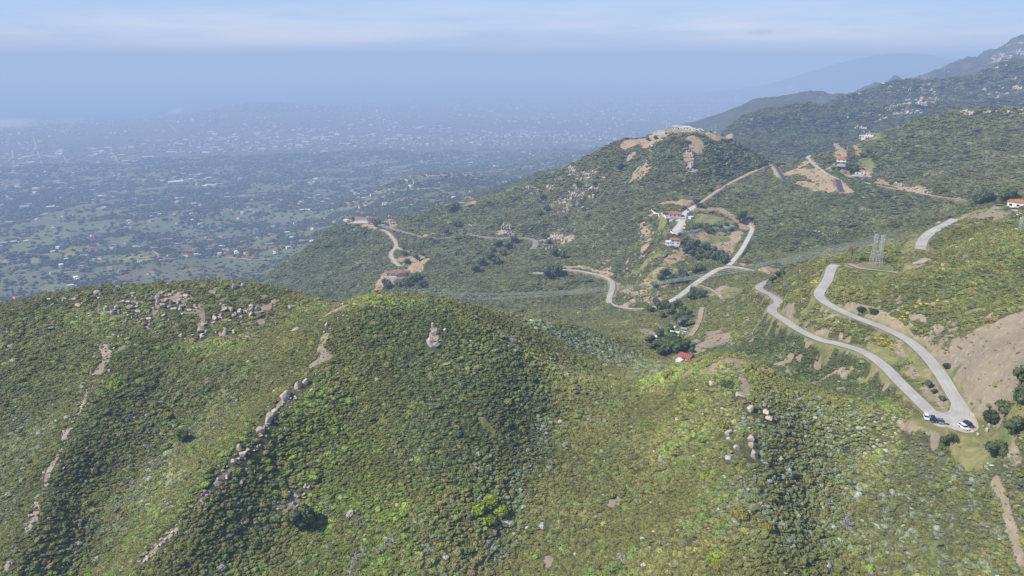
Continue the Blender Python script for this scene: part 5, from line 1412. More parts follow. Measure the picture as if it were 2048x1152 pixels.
# dead, bleached shrubs: bare twisting branches
MAT_DEAD = flat_mat("bleached_wood", (0.40, 0.37, 0.34), 0.9, 0.3, 3)
def dead_mesh(seed):
    g = np.random.default_rng(seed); parts = []
    for k in range(16):
        p = np.array([0, 0, 0.05]); d = g.standard_normal(3) * np.array([1, 1, .5]) + np.array([0, 0, .55]); d /= np.linalg.norm(d)
        r = 0.07
        for q in range(5):
            p2 = p + d * g.uniform(0.22, 0.38); parts.append(tube(p, p2, r, r * 0.75, 5)); p = p2; r *= 0.75
            d = d + g.standard_normal(3) * 0.45; d /= np.linalg.norm(d)
    return np_mesh("dead_shrub", *merge(parts), MAT_DEAD, False)
DEAD = [dead_mesh(k) for k in (3, 4, 5)]
for px, py, s in [(712,1120,2.4),(705,1135,2.2),(728,1112,2.2),(762,1105,2.0),(700,1150,2.0),(770,1095,1.8),(715,1045,2.0),(660,1020,1.6),(785,1085,2),(935,1030,1.6),(1645,955,2),(1690,1045,2.4),(1700,1052,2),(1770,1030,1.8),(1655,1010,1.8),(845,832,1.4),(1015,880,1.4),(1950,970,1.8),(1880,1075,1.6),(655,1100,1.8),(650,1010,1.6)]:
    h = hit(px, py); o = bpy.data.objects.new("dead_shrub", DEAD[int(rng.integers(0, 3))]); COL.objects.link(o)
    o.location = (h[0], h[1], h[2] + 0.5 * s); o.scale = (s, s, s * .8); o.rotation_euler = (0, 0, float(rng.uniform(0, 6)))
    right = px > 1300
    tag(o, 'bleached bare dead shrub in the pale scrub below the knoll' if right else 'bleached bare dead shrub in the bright scrub of the foreground gully', 'dead shrub', 'dead shrubs on the right' if right else 'dead shrubs in the gully')

# ------------------------------------------------------------------ buildings with parts
def bearing(px, py=600):
    d = ray(px, py); return math.atan2(d[0], d[1])


def building(name, label, cat, px, py, yaw, blocks, wall, windows=True, group=None, dz=0.0):
    """blocks: (cx, cy, z0, w, d, h, roof kind, roof material); local x runs along the front that faces the viewpoint"""
    h = hit(px, py)
    t = empty(name, (h[0], h[1], h[2] + dz), -bearing(px, py) + yaw)
    tag(t, label, cat, group)
    for cx, cy, z0, w, d, hh, rk, rm in blocks:
        base = -3.5 if z0 == 0 else 0
        wl = link("wall", poly_mesh("wall", [box(cx, cy, z0 + base, w, d, hh - base)], wall), t)
        if rk == 'hip': rv = hip(cx, cy, z0 + hh, w, d, min(w, d) * 0.19)
        elif rk == 'gable': rv = hip(cx, cy, z0 + hh, w, d, min(w, d) * 0.24, gable=True)
        elif rk == 'shed':
            v, f = box(cx, cy, z0 + hh, w + 1, d + 1, 0.3); v = v.copy(); v[[2, 3, 6, 7], 2] += d * 0.16; rv = (v, f)
        else: rv = box(cx, cy, z0 + hh, w + 0.5, d + 0.5, 0.35)
        link("roof", poly_mesh("roof", [rv], rm), t)
        if windows:
            n = max(1, int(w // 4.2))
            for k in range(n):
                x = cx - w / 2 + (k + 0.5) * w / n
                for zf in ([1.0, 4.2] if hh > 5.6 else [1.0]):
                    fr = link("window", poly_mesh("window", [box(x, cy - d / 2 - 0.06, z0 + zf, 1.9, 0.12, 1.6)], WALL_C), t)
                    link("pane", poly_mesh("pane", [box(x, cy - d / 2 - 0.13, z0 + zf + 0.12, 1.66, 0.06, 1.36)], GLASS), fr)
            x = cx + w / 2 + 0.06
            link("window", poly_mesh("window", [box(x, cy, z0 + 1.0, 0.12, min(2.5, d * .4), 1.5)], GLASS), t)
            link("window", poly_mesh("window", [box(cx - w / 2 - 0.06, cy, z0 + 1.0, 0.12, min(2.5, d * .4), 1.5)], GLASS), t)
    return t


SOLAR = flat_mat("solar_panels", (0.025, 0.04, 0.14), 0.2, 0.15, 1.0)
TEAL = flat_mat("pale_blue_metal", (0.45, 0.58, 0.62), 0.5, 0.12, 0.5)
PLASTER = flat_mat("white_wall_plaster", (0.80, 0.79, 0.77), 0.9, 0.08, 0.4)
PAVE = flat_mat("pale_paving", (0.58, 0.53, 0.45), 0.9, 0.15, 0.3)
DARKM = flat_mat("dark_metal", (0.05, 0.05, 0.055), 0.6, 0.2, 1.0)
STEEL = flat_mat("galvanised_steel", (0.58, 0.60, 0.60), 0.55, 0.12, 1.0)
WOODP = flat_mat("weathered_wood", (0.24, 0.19, 0.14), 0.9, 0.25, 2.0)
POOLW = flat_mat("pool_water", (0.10, 0.42, 0.55), 0.15, 0.1, 0.5)
REDW = flat_mat("red_paint", (0.55, 0.10, 0.07), 0.6, 0.15, 1.0)

# A: long orange roofed house with the solar roof
a = building("house", "long white house with orange tiled roof and blue solar panels on the spur", "house", 1345, 432, 0.18,
             [(2, 0, 0, 15, 9, 3.6, 'hip', ROOF_T), (-8, 2, 0, 9, 8, 3.2, 'hip', ROOF_T), (7, 3, 0, 8, 9, 3.6, 'hip', ROOF_T), (0, 5, 0, 14, 6, 3.6, 'hip', ROOF_T)], WALL_W)
for q in range(2):
    v, f = box(0, 0, 0, 5.2, 3.0, 0.12); s_ = link("solar_panel", poly_mesh("solar_panel", [(v, f)], SOLAR), a)
    s_.location = (-10.2 + q * 3.6, -1.2 - 0.6 * q, 4.15); s_.rotation_euler = (0.36, 0, 0)
link("chimney", poly_mesh("chimney", [box(4, 2, 4.6, 1.0, 1.0, 1.5)], WALL_W), a)
link("terrace", poly_mesh("terrace", [box(2, -8.5, -1.5, 24, 5, 1.4)], PAVE), a)
b = building("house", "smaller white two storey house with orange roof below the terrace wall", "house", 1347, 489, 0.12,
             [(1.5, 1, 0, 11, 8, 6.2, 'hip', ROOF_T), (-6.5, 0, 0, 5, 7, 3.6, 'flat', WALL_W)], WALL_W)
link("terrace", poly_mesh("terrace", [box(-1, -5.5, -3, 13, 3, 4.0)], PLASTER), b)
c_ = building("house", "white two level house with long roof deck and low red roof on the right shoulder", "house", 1735, 276, -0.1,
             [(0, 0, 0, 17, 9, 3.8, 'flat', WALL_W), (2.5, 1.5, 3.8, 12, 7, 3.0, 'hip', ROOF_T)], WALL_W)
link("deck", poly_mesh("deck", [box(-9, -1, 3.7, 7, 8, 0.4)], ROOF_W), c_)
for x in (-11.5, -9): link("post", poly_mesh("post", [box(x, -4, -2, 0.5, 0.5, 5.7)], WALL_W), c_)
link("chimney", poly_mesh("chimney", [box(1.5, 2, 7.2, 1.0, 1.0, 1.6)], WALL_W), c_)
d_ = building("house", "white cube house with orange roof above the ridge road junction", "house", 1682, 327, 0.05, [(0, 0, 0, 12, 9, 6.0, 'hip', ROOF_T)], WALL_W)
link("balcony", poly_mesh("balcony", [box(0, -5.4, 2.9, 12, 1.6, 0.25)], WALL_W), d_)
link("terrace", poly_mesh("terrace", [box(0, -8, -3, 11, 4, 3.1)], PAVE), d_)
e_ = building("trailer", "long cream house trailer parked in scrub above the ridge track", "trailer", 1719, 350, 0.0, [(0, 0, 0.6, 12, 3.2, 2.7, 'flat', WALL_C)], WALL_W)
building("shed", "low pale blue roofed shed below the house trailer", "shed", 1714, 355, 0.0, [(0, 0, 0, 13, 4, 1.8, 'shed', TEAL)], WALL_G, False)
building("shed", "small pale blue tank shed at the right of the parked white truck", "shed", 1739, 357, 0.2, [(0, 0, 0, 3.5, 3, 2.4, 'shed', TEAL)], TEAL, False)
f_ = building("house", "white house with orange roof and paved court at the right edge", "house", 2034, 414, -0.15, [(1, 0, 0, 13, 8, 3.8, 'hip', ROOF_T), (12, 3, 0, 8, 8, 3.8, 'hip', ROOF_T)], WALL_W)
link("carport", poly_mesh("carport", [box(-10, -4, 1.8, 7, 4, 0.3)], DARKM), f_)
link("court", poly_mesh("court", [box(4, -9, -1.2, 16, 9, 1.3)], PAVE), f_)
g_ = building("villa", "sprawling cream villa with faded pink tiled roofs and pool on the middle spur", "villa", 793, 551, 0.1,
             [(0, 3, 0, 18, 10, 4.2, 'hip', ROOF_P), (8, -3, 0, 9, 10, 5.4, 'hip', ROOF_P), (-9, 6, 0, 10, 8, 4, 'hip', ROOF_P), (16, 2, 0, 7, 9, 3.8, 'hip', ROOF_R), (1, -5, 0, 5, 6, 4, 'hip', ROOF_P)], WALL_C)
link("terrace", poly_mesh("terrace", [box(-9, -5, -3, 16, 8, 3.2)], PAVE), g_)
link("pool", poly_mesh("pool", [box(-13, -5, 0.0, 7, 4, 0.26)], POOLW), g_)
link("motor_court", poly_mesh("motor_court", [box(24, -2, -2, 16, 14, 2.15)], PAVE), g_)
h_ = building("house", "white two storey house with red tiled roof beside a pale plaza on the spur end", "house", 741, 442, -0.1, [(0, 0, 0, 13, 10, 6.2, 'hip', ROOF_R), (10, 2, 0, 8, 8, 3.8, 'hip', ROOF_R)], WALL_C)
link("plaza", poly_mesh("plaza", [box(-17, -6, -2.5, 28, 22, 2.7)], PAVE), h_)
i_ = building("cabin", "cabin with bright red gable roof in the hollow behind the saddle", "cabin", 1371, 722, -0.45, [(0, 0, 0, 6.4, 5.2, 3.0, 'gable', ROOF_R)], WALL_W, True)
link("porch", poly_mesh("porch", [box(-1.2, -4.6, -1, 3.2, 3, 3.2)], WALL_W), i_)
for px, py, w_, d2, hh, wm, rm, rk, lab in [(1342, 661, 5, 4, 2.6, WALL_W, ROOF_W, 'shed', 'white shed with shallow roof at the back of the wooded hollow'), (1368, 663, 4, 3, 2.4, WALL_G, ROOF_G, 'gable', 'grey shed nearest the dirt track in the wooded hollow'), (1354, 680, 2.6, 2.6, 3, WALL_W, ROOF_W, 'flat', 'narrow white hut beside the bright tree in the hollow'), (1309, 679, 2.5, 2.5, 2.2, WALL_W, ROOF_W, 'shed', 'tiny white hut at the left of the hollow')]:
    building("shed", lab, "shed", px, py, float(rng.uniform(-.4, .4)), [(0, 0, 0, w_, d2, hh, rk, rm)], wm, False)
building("trailer", "white caravan parked in the middle of the wooded hollow", "trailer", 1349, 671, -0.2, [(0, 0, 0.5, 7, 2.5, 2.5, 'flat', ROOF_W)], WALL_W)
building("shed", "small white garage hut beside the drive across from the solar roofed house", "shed", 1382, 438, 0.9, [(0, 0, 0, 6, 4, 3, 'flat', ROOF_W)], WALL_W, False)
building("house", "low dark roofed house on the terraced hilltop plot", "house", 921, 409, 0.1, [(0, 0, 0, 18, 9, 3.4, 'hip', ROOF_G)], WALL_W)
building("house", "house with dark red roof on a bare tan pad above the foothill lane", "house", 830, 354, 0.1, [(0, 0, 0, 34, 12, 5, 'hip', ROOF_R), (18, -8, 0, 14, 10, 4, 'hip', ROOF_P)], WALL_C)
building("school", "long campus of red tiled roofs on the hazy foothill ridge", "building", 987, 346, 0.15,
         [(-30, 8, 0, 34, 12, 7, 'hip', ROOF_R), (0, 4, 0, 40, 13, 8, 'hip', ROOF_R), (-8, -12, 0, 26, 11, 6, 'hip', ROOF_R), (30, 0, 0, 36, 12, 7, 'hip', ROOF_R), (22, -14, 0, 20, 10, 5, 'hip', ROOF_P), (58, -4, 0, 24, 10, 5, 'hip', ROOF_R)], WALL_C)
for px, py, lab, bl, wm in [(352,366,'long white hall on a green meadow of the plain',[(0,0,0,70,22,8,'gable',ROOF_W)],WALL_W), (20,401,'row of red roofs at the left edge of the plain',[(-40,0,0,40,14,6,'hip',ROOF_R),(10,6,0,44,14,6,'hip',ROOF_R),(55,12,0,34,14,6,'hip',ROOF_R)],WALL_C), (334,521,'orange roofed villa beside the yellow mustard field',[(0,0,0,20,10,4.5,'hip',ROOF_T),(14,-5,0,12,9,4,'hip',ROOF_T),(-13,3,0,10,9,4,'hip',ROOF_T)],WALL_C),
                       (330,480,'tan villa above the reddish ploughed slope',[(0,0,0,24,11,5,'hip',ROOF_P),(18,-6,0,14,10,4,'hip',ROOF_T)],WALL_C), (440,459,'white two storey house on a green knoll of the plain',[(0,0,0,16,10,6,'hip',ROOF_G)],WALL_W), (567,452,'pink roofed villa below the spur on the plain',[(0,0,0,20,11,6,'hip',ROOF_P),(14,4,0,12,9,4,'hip',ROOF_P)],WALL_C), (612,421,'long white modern house on a levelled terrace of the plain',[(0,0,0,44,12,5,'flat',ROOF_W),(20,-10,0,20,9,4,'flat',ROOF_W)],WALL_W),
                       (605,484,'grey roofed house close to the left slope of the spur',[(0,0,0,18,10,5,'hip',ROOF_G)],WALL_W), (545,496,'tan house at the end of the ploughed field',[(0,0,0,18,10,5,'hip',ROOF_P)],WALL_C), (360,405,'red roofed villa left of the white hall meadow',[(0,0,0,26,12,6,'hip',ROOF_R),(-14,-6,0,14,9,5,'hip',ROOF_R)],WALL_W), (640,371,'cluster of pale houses with pink roofs on a foothill rise',[(0,0,0,26,12,6,'hip',ROOF_P),(24,8,0,20,10,6,'hip',ROOF_W),(-20,5,0,14,10,5,'hip',ROOF_P)],WALL_W),
                       (660,409,'red roofed villa on the foothill left of the spur',[(0,0,0,24,11,6,'hip',ROOF_R),(-16,4,0,14,10,5,'hip',ROOF_R)],WALL_C)]:
    building("villa" if 'villa' in lab else "house", lab, "villa" if 'villa' in lab else ("building" if 'hall' in lab or 'row' in lab or 'cluster' in lab else "house"), px, py, float(rng.uniform(-.2, .2)), bl, wm)

# garden and retaining walls
def wall_run(pts, hgt_, th, mat, label, dz=0.0):
    w_ = np.array([hit(*p) for p in pts]); line = resample(w_, 1.5); line[:, 2] = hgt(line[:, 0], line[:, 1]) + dz
    t = np.gradient(line[:, :2], axis=0); t /= np.linalg.norm(t, axis=1)[:, None]; nr_ = np.stack([-t[:, 1], t[:, 0]], 1) * th / 2
    n = len(line); v = []
    for sgn, z in ((-1, -2.0), (-1, hgt_), (1, hgt_), (1, -2.0)):
        q = line.copy(); q[:, :2] += sgn * nr_; q[:, 2] += z; v.append(q)
    v = np.stack(v, 1).reshape(-1, 3)
    f = [(i * 4 + k, i * 4 + (k + 1) % 4, (i + 1) * 4 + (k + 1) % 4, (i + 1) * 4 + k) for i in range(n - 1) for k in range(4)]
    o = link("retaining_wall", np_mesh("retaining_wall", v, f, mat)); tag(o, label, "wall")
wall_run([(1357,468),(1372,467),(1390,465),(1403,461)], 2.6, 0.5, PLASTER, "white retaining wall running from the court of the orange roofed house")
wall_run([(1424,458),(1440,458),(1456,457),(1470,454)], 2.6, 0.5, PLASTER, "white terrace wall along the row of small trees on the grassy hill")
wall_run([(1302,422),(1308,427),(1316,429),(1327,432),(1332,440)], 2.2, 0.5, PLASTER, "white garden wall at the left end of the solar roofed house")
wall_run([(1338,442),(1350,443),(1360,441)], 2.0, 0.5, PLASTER, "white wall along the front terrace of the solar roofed house")
wall_run([(1338,462),(1345,467),(1353,471)], 1.5, 0.5, PLASTER, "white parapet at the end of the drive above the lower white house")
# loop drive and levelled yard on the mast hill
def yard(name, pts, mat, lift=0.25):
    ring = np.array([hit(*p) for p in pts]); ring = resample(np.vstack([ring, ring[:1]]), 2.0)
    cen = ring.mean(0); v = []
    for l in range(6):
        q = cen[None] + (ring - cen) * (l / 5); q[:, 2] = hgt(q[:, 0], q[:, 1]) + lift; v.append(q)
    n = len(ring); v = np.vstack(v)
    f = [(l * n + i, l * n + (i + 1) % n, (l + 1) * n + (i + 1) % n, (l + 1) * n + i) for l in range(5) for i in range(n)]
    return tag(link(name, np_mesh(name, v, f, mat, True)), kind='structure')
yard("yard", [(1393,258),(1400,257),(1408,260),(1412,264),(1405,268),(1397,268),(1402,264),(1400,261)], PAVE, 0.5)
yard("plaza", [(1340,470),(1356,462),(1364,448),(1368,440),(1372,452),(1362,468),(1352,473)], PAVE, 0.35)

# mast hill
building("transmitter_building", "long white flat roofed building on top of the mast hill", "building", 1362, 258, 0.0, [(0, 0, 0, 30, 9, 5.0, 'flat', ROOF_W), (11, -6, 0, 16, 6, 4.0, 'flat', WALL_W), (-11, -6, 0, 10, 5, 3.2, 'flat', ROOF_G)], WALL_W)
building("transmitter_building", "low white hut right of the long building on the mast hill", "hut", 1384, 261, 0.0, [(0, 0, 0, 12, 7, 3.8, 'flat', ROOF_W)], WALL_W)
building("hut", "white equipment hut at the foot of the tallest mast", "hut", 1430, 266, 0.0, [(0, 0, 0, 9, 7, 4.4, 'flat', ROOF_W), (8, 0, 0, 6, 5, 3.4, 'flat', ROOF_W)], WALL_W)
building("hut", "pale slab roof hut on the left rim of the mast hill", "hut", 1322, 266, 0.0, [(0, 0, 0, 14, 6, 3.2, 'flat', ROOF_W)], WALL_W, False)
building("hut", "small low hut between the two dark trees on the mast hill rim", "hut", 1302, 274, 0.0, [(0, 0, 0, 7, 4, 2.2, 'flat', ROOF_W)], WALL_W, False)
k_ = building("equipment_block", "white stacked equipment block with round dishes at the left tip of the mast hill", "hut", 1266, 277, 0.0, [(0, 0, 0, 8, 5, 3.2, 'flat', ROOF_W), (-1.5, 0, 3.55, 4, 4, 3.0, 'flat', ROOF_W), (6, 0, 0, 4, 4, 2.6, 'flat', ROOF_W)], WALL_W, False)
def disc(cx, cy, cz, r, dep=0.5, n=18):
    t = np.arange(n) * 2 * math.pi / n
    v = np.vstack([np.stack([cx + r * np.cos(t), np.full(n, cy), cz + r * np.sin(t)], 1), np.stack([cx + r * .9 * np.cos(t), np.full(n, cy - 0.25 * dep), cz + r * .9 * np.sin(t)], 1), [[cx, cy + dep * .6, cz]], [[cx, cy + dep, cz]]])
    f = [(i, (i + 1) % n, n + (i + 1) % n, n + i) for i in range(n)] + [(n + i, n + (i + 1) % n, 2 * n) for i in range(n)] + [((i + 1) % n, i, 2 * n + 1) for i in range(n)]
    return v, f
for x, z in ((-3, 8.2), (0.2, 8.4), (-3, 4.6), (4.5, 4.4)): link("dish", poly_mesh("dish", [disc(x, -2.4, z, 1.25)], PLASTER), k_)


def lattice_mast(px, py, height, wbase, wtop, mat, label, rad=0.12, arms=0, name="radio_mast", cat="mast", bays=8, yaw=0.0, group=None, at_=None):
    h = at_ or hit(px, py); t = empty(name, h, yaw); tag(t, label, cat, group)
    def lev(k): return -1.0 + (height + 1.0) * k / bays
    def wd(z): return wbase + (wtop - wbase) * max(0, z) / height
    cor = [(-1, -1), (1, -1), (1, 1), (-1, 1)]
    for sx_, sy_ in cor:
        link("leg", np_mesh("leg", *tube((sx_ * wbase / 2, sy_ * wbase / 2, -1), (sx_ * wtop / 2, sy_ * wtop / 2, height), rad, rad * .8, 5), mat), t)
    br = []
    for k in range(bays):
        z0, z1 = lev(k), lev(k + 1); w0, w1 = wd(z0) / 2, wd(z1) / 2
        for (ax, ay), (bx_, by_) in zip(cor, cor[1:] + cor[:1]):
            br.append(tube((ax * w0, ay * w0, z0), (bx_ * w1, by_ * w1, z1), rad * .5, rad * .5, 4)); br.append(tube((bx_ * w0, by_ * w0, z0), (ax * w1, ay * w1, z1), rad * .6, rad * .6, 4))
            br.append(tube((ax * w1, ay * w1, z1), (bx_ * w1, by_ * w1, z1), rad * .6, rad * .6, 4))
    link("bracing", np_mesh("bracing", *merge(br), mat), t)
    for q in range(arms):
        z = height * (0.80 + 0.085 * q)
        link("crossarm", np_mesh("crossarm", *merge([tube((0, -1.3, z), (0, 1.3, z), rad, rad, 5), tube((0, -1.3, z), (0, -wtop / 2, z + .8), rad * .6, rad * .6, 4), tube((0, 1.3, z), (0, wtop / 2, z + .8), rad * .6, rad * .6, 4)]), mat), t)
        for y in (-1.25, 1.25):
            link("insulator", np_mesh("insulator", *tube((0, y, z), (0, y, z - 0.9), 0.12, 0.12, 6), PLASTER), t)
    return t


def pole(px, py, height, r, mat, label, name="pole", cat="mast", arm=0.0, group=None, cap=None):
    h = hit(px, py); t = empty(name, h); tag(t, label, cat, group)
    link("shaft", np_mesh("shaft", *tube((0, 0, -1), (0, 0, height), r, r * .7, 8), mat), t)
    if arm: link("crossarm", np_mesh("crossarm", *merge([box(0, 0, height - 1.0, arm, 0.16, 0.2)]), mat), t)
    if cap: link("antenna", poly_mesh("antenna", [box(0, 0, height - 2.2, 1.2, 1.2, 2.0)], cap), t)
    return t


m0 = pole(1430, 265, 32, 0.75, PLASTER, "tallest white mast on the right part of the mast hill"); link("antenna", np_mesh("antenna", *tube((0, 0, 32), (0, 0, 37), 0.12, 0.06, 6), STEEL), m0)
lattice_mast(1336, 256, 14, 3.4, 2.6, REDW, "red and white lattice mast left of the long building on the mast hill", 0.16, 0, bays=4)
lattice_mast(1341, 255, 12, 2.6, 2.0, DARKM, "dark lattice mast right beside the red one on the mast hill", 0.16, 0, bays=4)
for px, py, hh, lab in [(1280,276,19,'thin mast left of the dark trees on the mast hill rim'),(1352,254,10,'short mast on the left end of the long white building'),(1371,254,11,'short mast behind the right end of the long white building'),(1390,256,14,'thin pole behind the loop drive on the mast hill'),(1406,262,12,'pole standing on the edge of the loop drive'),(1423,266,11,'short pole left of the tallest mast'),(1455,270,20,'tan guyed pole at the right tip of the mast hill'),(1333,257,13,'thin pole at the left of the red lattice mast'),(1316,270,8,'short thin pole on the sloping rim of the mast hill')]:
    pole(px, py, hh, 0.4, STEEL if 'tan' not in lab else WOODP, lab, cap=DARKM if 'short mast' in lab else None)
pole(1070, 547, 14, 0.28, WOODP, "wooden utility pole at the lower road bend", "utility_pole", "pole", 2.4)
pole(1497, 452, 8, 0.25, WOODP, "utility pole at the upper end of the east driveway", "utility_pole", "pole", 2.0)
pole(1506, 452, 8, 0.22, WOODP, "second utility pole right of the first at the upper end of the east driveway", "utility_pole", "pole", 2.0)
pole(1613, 302, 9, 0.25, STEEL, "pale utility pole beside the ridge road bend", "utility_pole", "pole", 3.0)
pole(1705, 527, 10, 0.2, WOODP, "wooden pole beside the turnaround left of the lattice towers", "utility_pole", "pole", 1.6)

# power line: two lattice towers, their wires across the valley
TA = hit(1744, 529); TB = hit(1757, 531)
ta = lattice_mast(0, 0, 20.5, 3.2, 0.8, STEEL, "left one of the two steel lattice power towers above the upper road", 0.085, 3, "power_tower", "power tower", 5, 0.5, at_=TA)
tb = lattice_mast(0, 0, 20.5, 3.2, 0.8, STEEL, "right one of the two steel lattice power towers above the upper road", 0.085, 3, "power_tower", "power tower", 5, 0.5, at_=TB)
# the towers lean inwards in plan: their tops are a little to the right of their feet
def ground(px, Y):
    d = ray(px, 600); x = Y * d[0] / d[1]; return (x, Y, float(hgt(x, Y)))
def top_at(px, py, Y):
    d = ray(px, py); t_ = Y / d[1]; return (d[0] * t_, Y, d[2] * t_)
for px, row, lab in [(829, 590, 'left of the two distant power tower tops peeping over the summit crest'), (840, 580, 'right of the two distant power tower tops peeping over the summit crest')]:
    g0 = ground(px, 640); tp_ = top_at(px, row, 640)
    lattice_mast(0, 0, max(12, tp_[2] - g0[2]), 5.0, 1.4, STEEL, lab, 0.22, 3, "power_tower", "power tower", 12, 0.2, at_=g0)
g0 = hit(2040, 462); lattice_mast(0, 0, 9, 2.4, 0.6, STEEL, "partly visible lattice tower at the right edge below the white house", 0.06, 2, "power_tower", "power tower", 5, 0.4, at_=g0)
WIRE = flat_mat("aluminium_wire", (0.52, 0.54, 0.55), 0.5, 0.1, 1.0)
def wire(p0, p1, sag, label, r=0.042):
    n = 48; p0 = np.array(p0); p1 = np.array(p1); s = np.linspace(0, 1, n)
    line = p0[None] * (1 - s)[:, None] + p1[None] * s[:, None]; line[:, 2] -= 4 * sag * s * (1 - s)
    o = link("power_line", np_mesh("power_line", *merge([tube(line[i], line[i + 1], r, r, 4) for i in range(n - 1)]), WIRE, True)); tag(o, label, "cable", "wires between the power towers")
for tw, nm, left in ((TA, 'left', 829), (TB, 'right', 840)):
    for q, lev_ in enumerate((0.74, 0.86, 0.98)):
        for sd_ in (-1, 1):
            z = tw[2] + 20.5 * lev_ - 0.9
            ox = 1.25 * sd_ * math.sin(0.5) * -1; oy = 1.25 * sd_ * math.cos(0.5)
            p0 = (tw[0] + ox, tw[1] + oy, z)
            e = top_at(left, (590 if left == 829 else 580) + 1 + 3 * (2 - q), 640)
            wire(p0, (e[0] + 0.5 * sd_, e[1] + 2.4 * sd_, e[2]), 13 + 1.2 * q + 0.6 * sd_, "thin pale power wire sagging left across the valley from the lattice towers")
            e2 = top_at(2230 + 12 * sd_, 395 + 8 * (2 - q) + (8 if nm == 'right' else 0), 500)
            wire(p0, e2, 5 + 0.6 * q, "thin pale power wire rising right from the lattice towers")

# ------------------------------------------------------------------ vehicles
def paint_mat(name, col):
    m, nt, bs, out = new_mat(name); bs.inputs['Base Color'].default_value = (*col, 1); bs.inputs['Roughness'].default_value = 0.28; bs.inputs['Specular IOR Level'].default_value = 0.5
    return m
CARW = paint_mat("white_car_paint", (0.80, 0.80, 0.80)); CARN = paint_mat("navy_car_paint", (0.03, 0.04, 0.09)); CARK = paint_mat("black_car_paint", (0.02, 0.022, 0.03)); CARG = paint_mat("grey_blue_car_paint", (0.13, 0.17, 0.23))
TYRE = flat_mat("tyre_rubber", (0.02, 0.02, 0.02), 0.9, 0.2, 3); RIM = flat_mat("wheel_rim", (0.45, 0.45, 0.46), 0.4, 0.1, 3); LAMP = flat_mat("lamp_lens", (0.75, 0.75, 0.72), 0.2, 0.05, 3); TAIL = flat_mat("red_lamp_lens", (0.45, 0.02, 0.02), 0.3, 0.05, 3)


def section_mesh(name, prof, widths, mat):
    """loft of a side profile: prof [(x, z)], half-width per point"""
    n = len(prof)
    v = [(x, -w, z) for (x, z), w in zip(prof, widths)] + [(x, w, z) for (x, z), w in zip(prof, widths)]
    f = [tuple(range(n))[::-1], tuple(range(n, 2 * n))] + [(i, (i + 1) % n, n + (i + 1) % n, n + i) for i in range(n)]
    me = bpy.data.meshes.new(name); me.from_pydata(v, [], f); me.materials.append(mat)
    bm = bmesh.new(); bm.from_mesh(me); bmesh.ops.recalc_face_normals(bm, faces=bm.faces)
    bmesh.ops.bevel(bm, geom=[e for e in bm.edges], offset=0.05, segments=2, affect='EDGES'); bm.to_mesh(me); bm.free()
    return me


def car(px, py, yaw, paintm, label, kind='suv', loc=None, door_open=False, group=None):
    h = loc or hit(px, py)
    t = empty("pickup_truck" if kind == 'pickup' else ("van" if kind == 'van' else "parked_car"), (h[0], h[1], h[2] + 0.06), yaw)
    tag(t, label, {'pickup': 'pickup truck', 'van': 'van'}.get(kind, 'car'), group)
    if kind == 'van': L, hb, hc, cab = 5.6, 1.15, 2.35, (-2.7, -2.6, 1.3, 2.0)
    elif kind == 'pickup': L, hb, hc, cab = 5.6, 1.05, 1.85, (-0.7, -0.5, 1.0, 1.6)
    elif kind == 'sedan': L, hb, hc, cab = 4.7, 0.92, 1.45, (-1.75, -1.0, 0.7, 1.45)
    else: L, hb, hc, cab = 4.8, 1.05, 1.75, (-2.25, -1.95, 0.75, 1.35)
    x0, x1 = -L / 2, L / 2
    link("body", section_mesh("body", [(x0, 0.35), (x1 - .1, 0.32), (x1, 0.6), (x1 - .12, hb - .15), (cab[3], hb), (cab[0], hb), (x0, hb - .08)], [.90, .90, .88, .88, .92, .92, .90], paintm), t)
    gl = link("cabin_glass", section_mesh("cabin_glass", [(cab[0] + .04, hb - .03), (cab[3] - .05, hb - .03), (cab[2], hc - .06), (cab[1], hc - .06)], [.86, .86, .72, .72], GLASS), t)
    link("roof_panel", section_mesh("roof_panel", [(cab[1] - .12, hc - .10), (cab[2] + .10, hc - .10), (cab[2] - .1, hc), (cab[1] + .1, hc)], [.76, .76, .68, .68], paintm), t)
    for x in ((cab[1] + cab[2]) / 2,): link("pillar", poly_mesh("pillar", [box(x, s_ * .80, hb - .05, .12, .10, hc - hb - .02) for s_ in (-1, 1)], paintm), t)
    for x in (x0 + .95, x1 - .95):
        for y in (-.84, .84):
            tw_ = np.arange(14) * 2 * math.pi / 14
            v = np.vstack([np.stack([x + .36 * np.cos(tw_), np.full(14, y - .11), .36 + .36 * np.sin(tw_)], 1), np.stack([x + .36 * np.cos(tw_), np.full(14, y + .11), .36 + .36 * np.sin(tw_)], 1)])
            f = [(i, (i + 1) % 14, 14 + (i + 1) % 14, 14 + i) for i in range(14)] + [tuple(range(14))[::-1], tuple(range(14, 28))]
            wh = link("wheel", poly_mesh("wheel", [(v, f)], TYRE), t)
            v2 = v.copy(); v2[:, 0] = x + (v2[:, 0] - x) * .58; v2[:, 2] = .36 + (v2[:, 2] - .36) * .58; v2[:, 1] = y + (v2[:, 1] - y) * 1.15
            link("rim", poly_mesh("rim", [(v2, f)], RIM), wh)
    for y in (-.62, .62):
        link("headlight", poly_mesh("headlight", [box(x1 - .05, y, .66, .10, .34, .18)], LAMP), t)
        link("tail_light", poly_mesh("tail_light", [box(x0 - .01, y * 1.15, .7, .08, .2, .26)], TAIL), t)
    if kind == 'pickup': link("truck_bed", poly_mesh("truck_bed", [box(-1.75, 0, hb - .02, 1.9, 1.45, .06)], DARKM), t)
    if door_open:
        dr = link("door", poly_mesh("door", [box(0.45, 0, 0.4, 0.9, 0.08, 1.2)], paintm), t); dr.location = (0.75, 0.95, 0); dr.rotation_euler = (0, 0, 1.95)
    return t


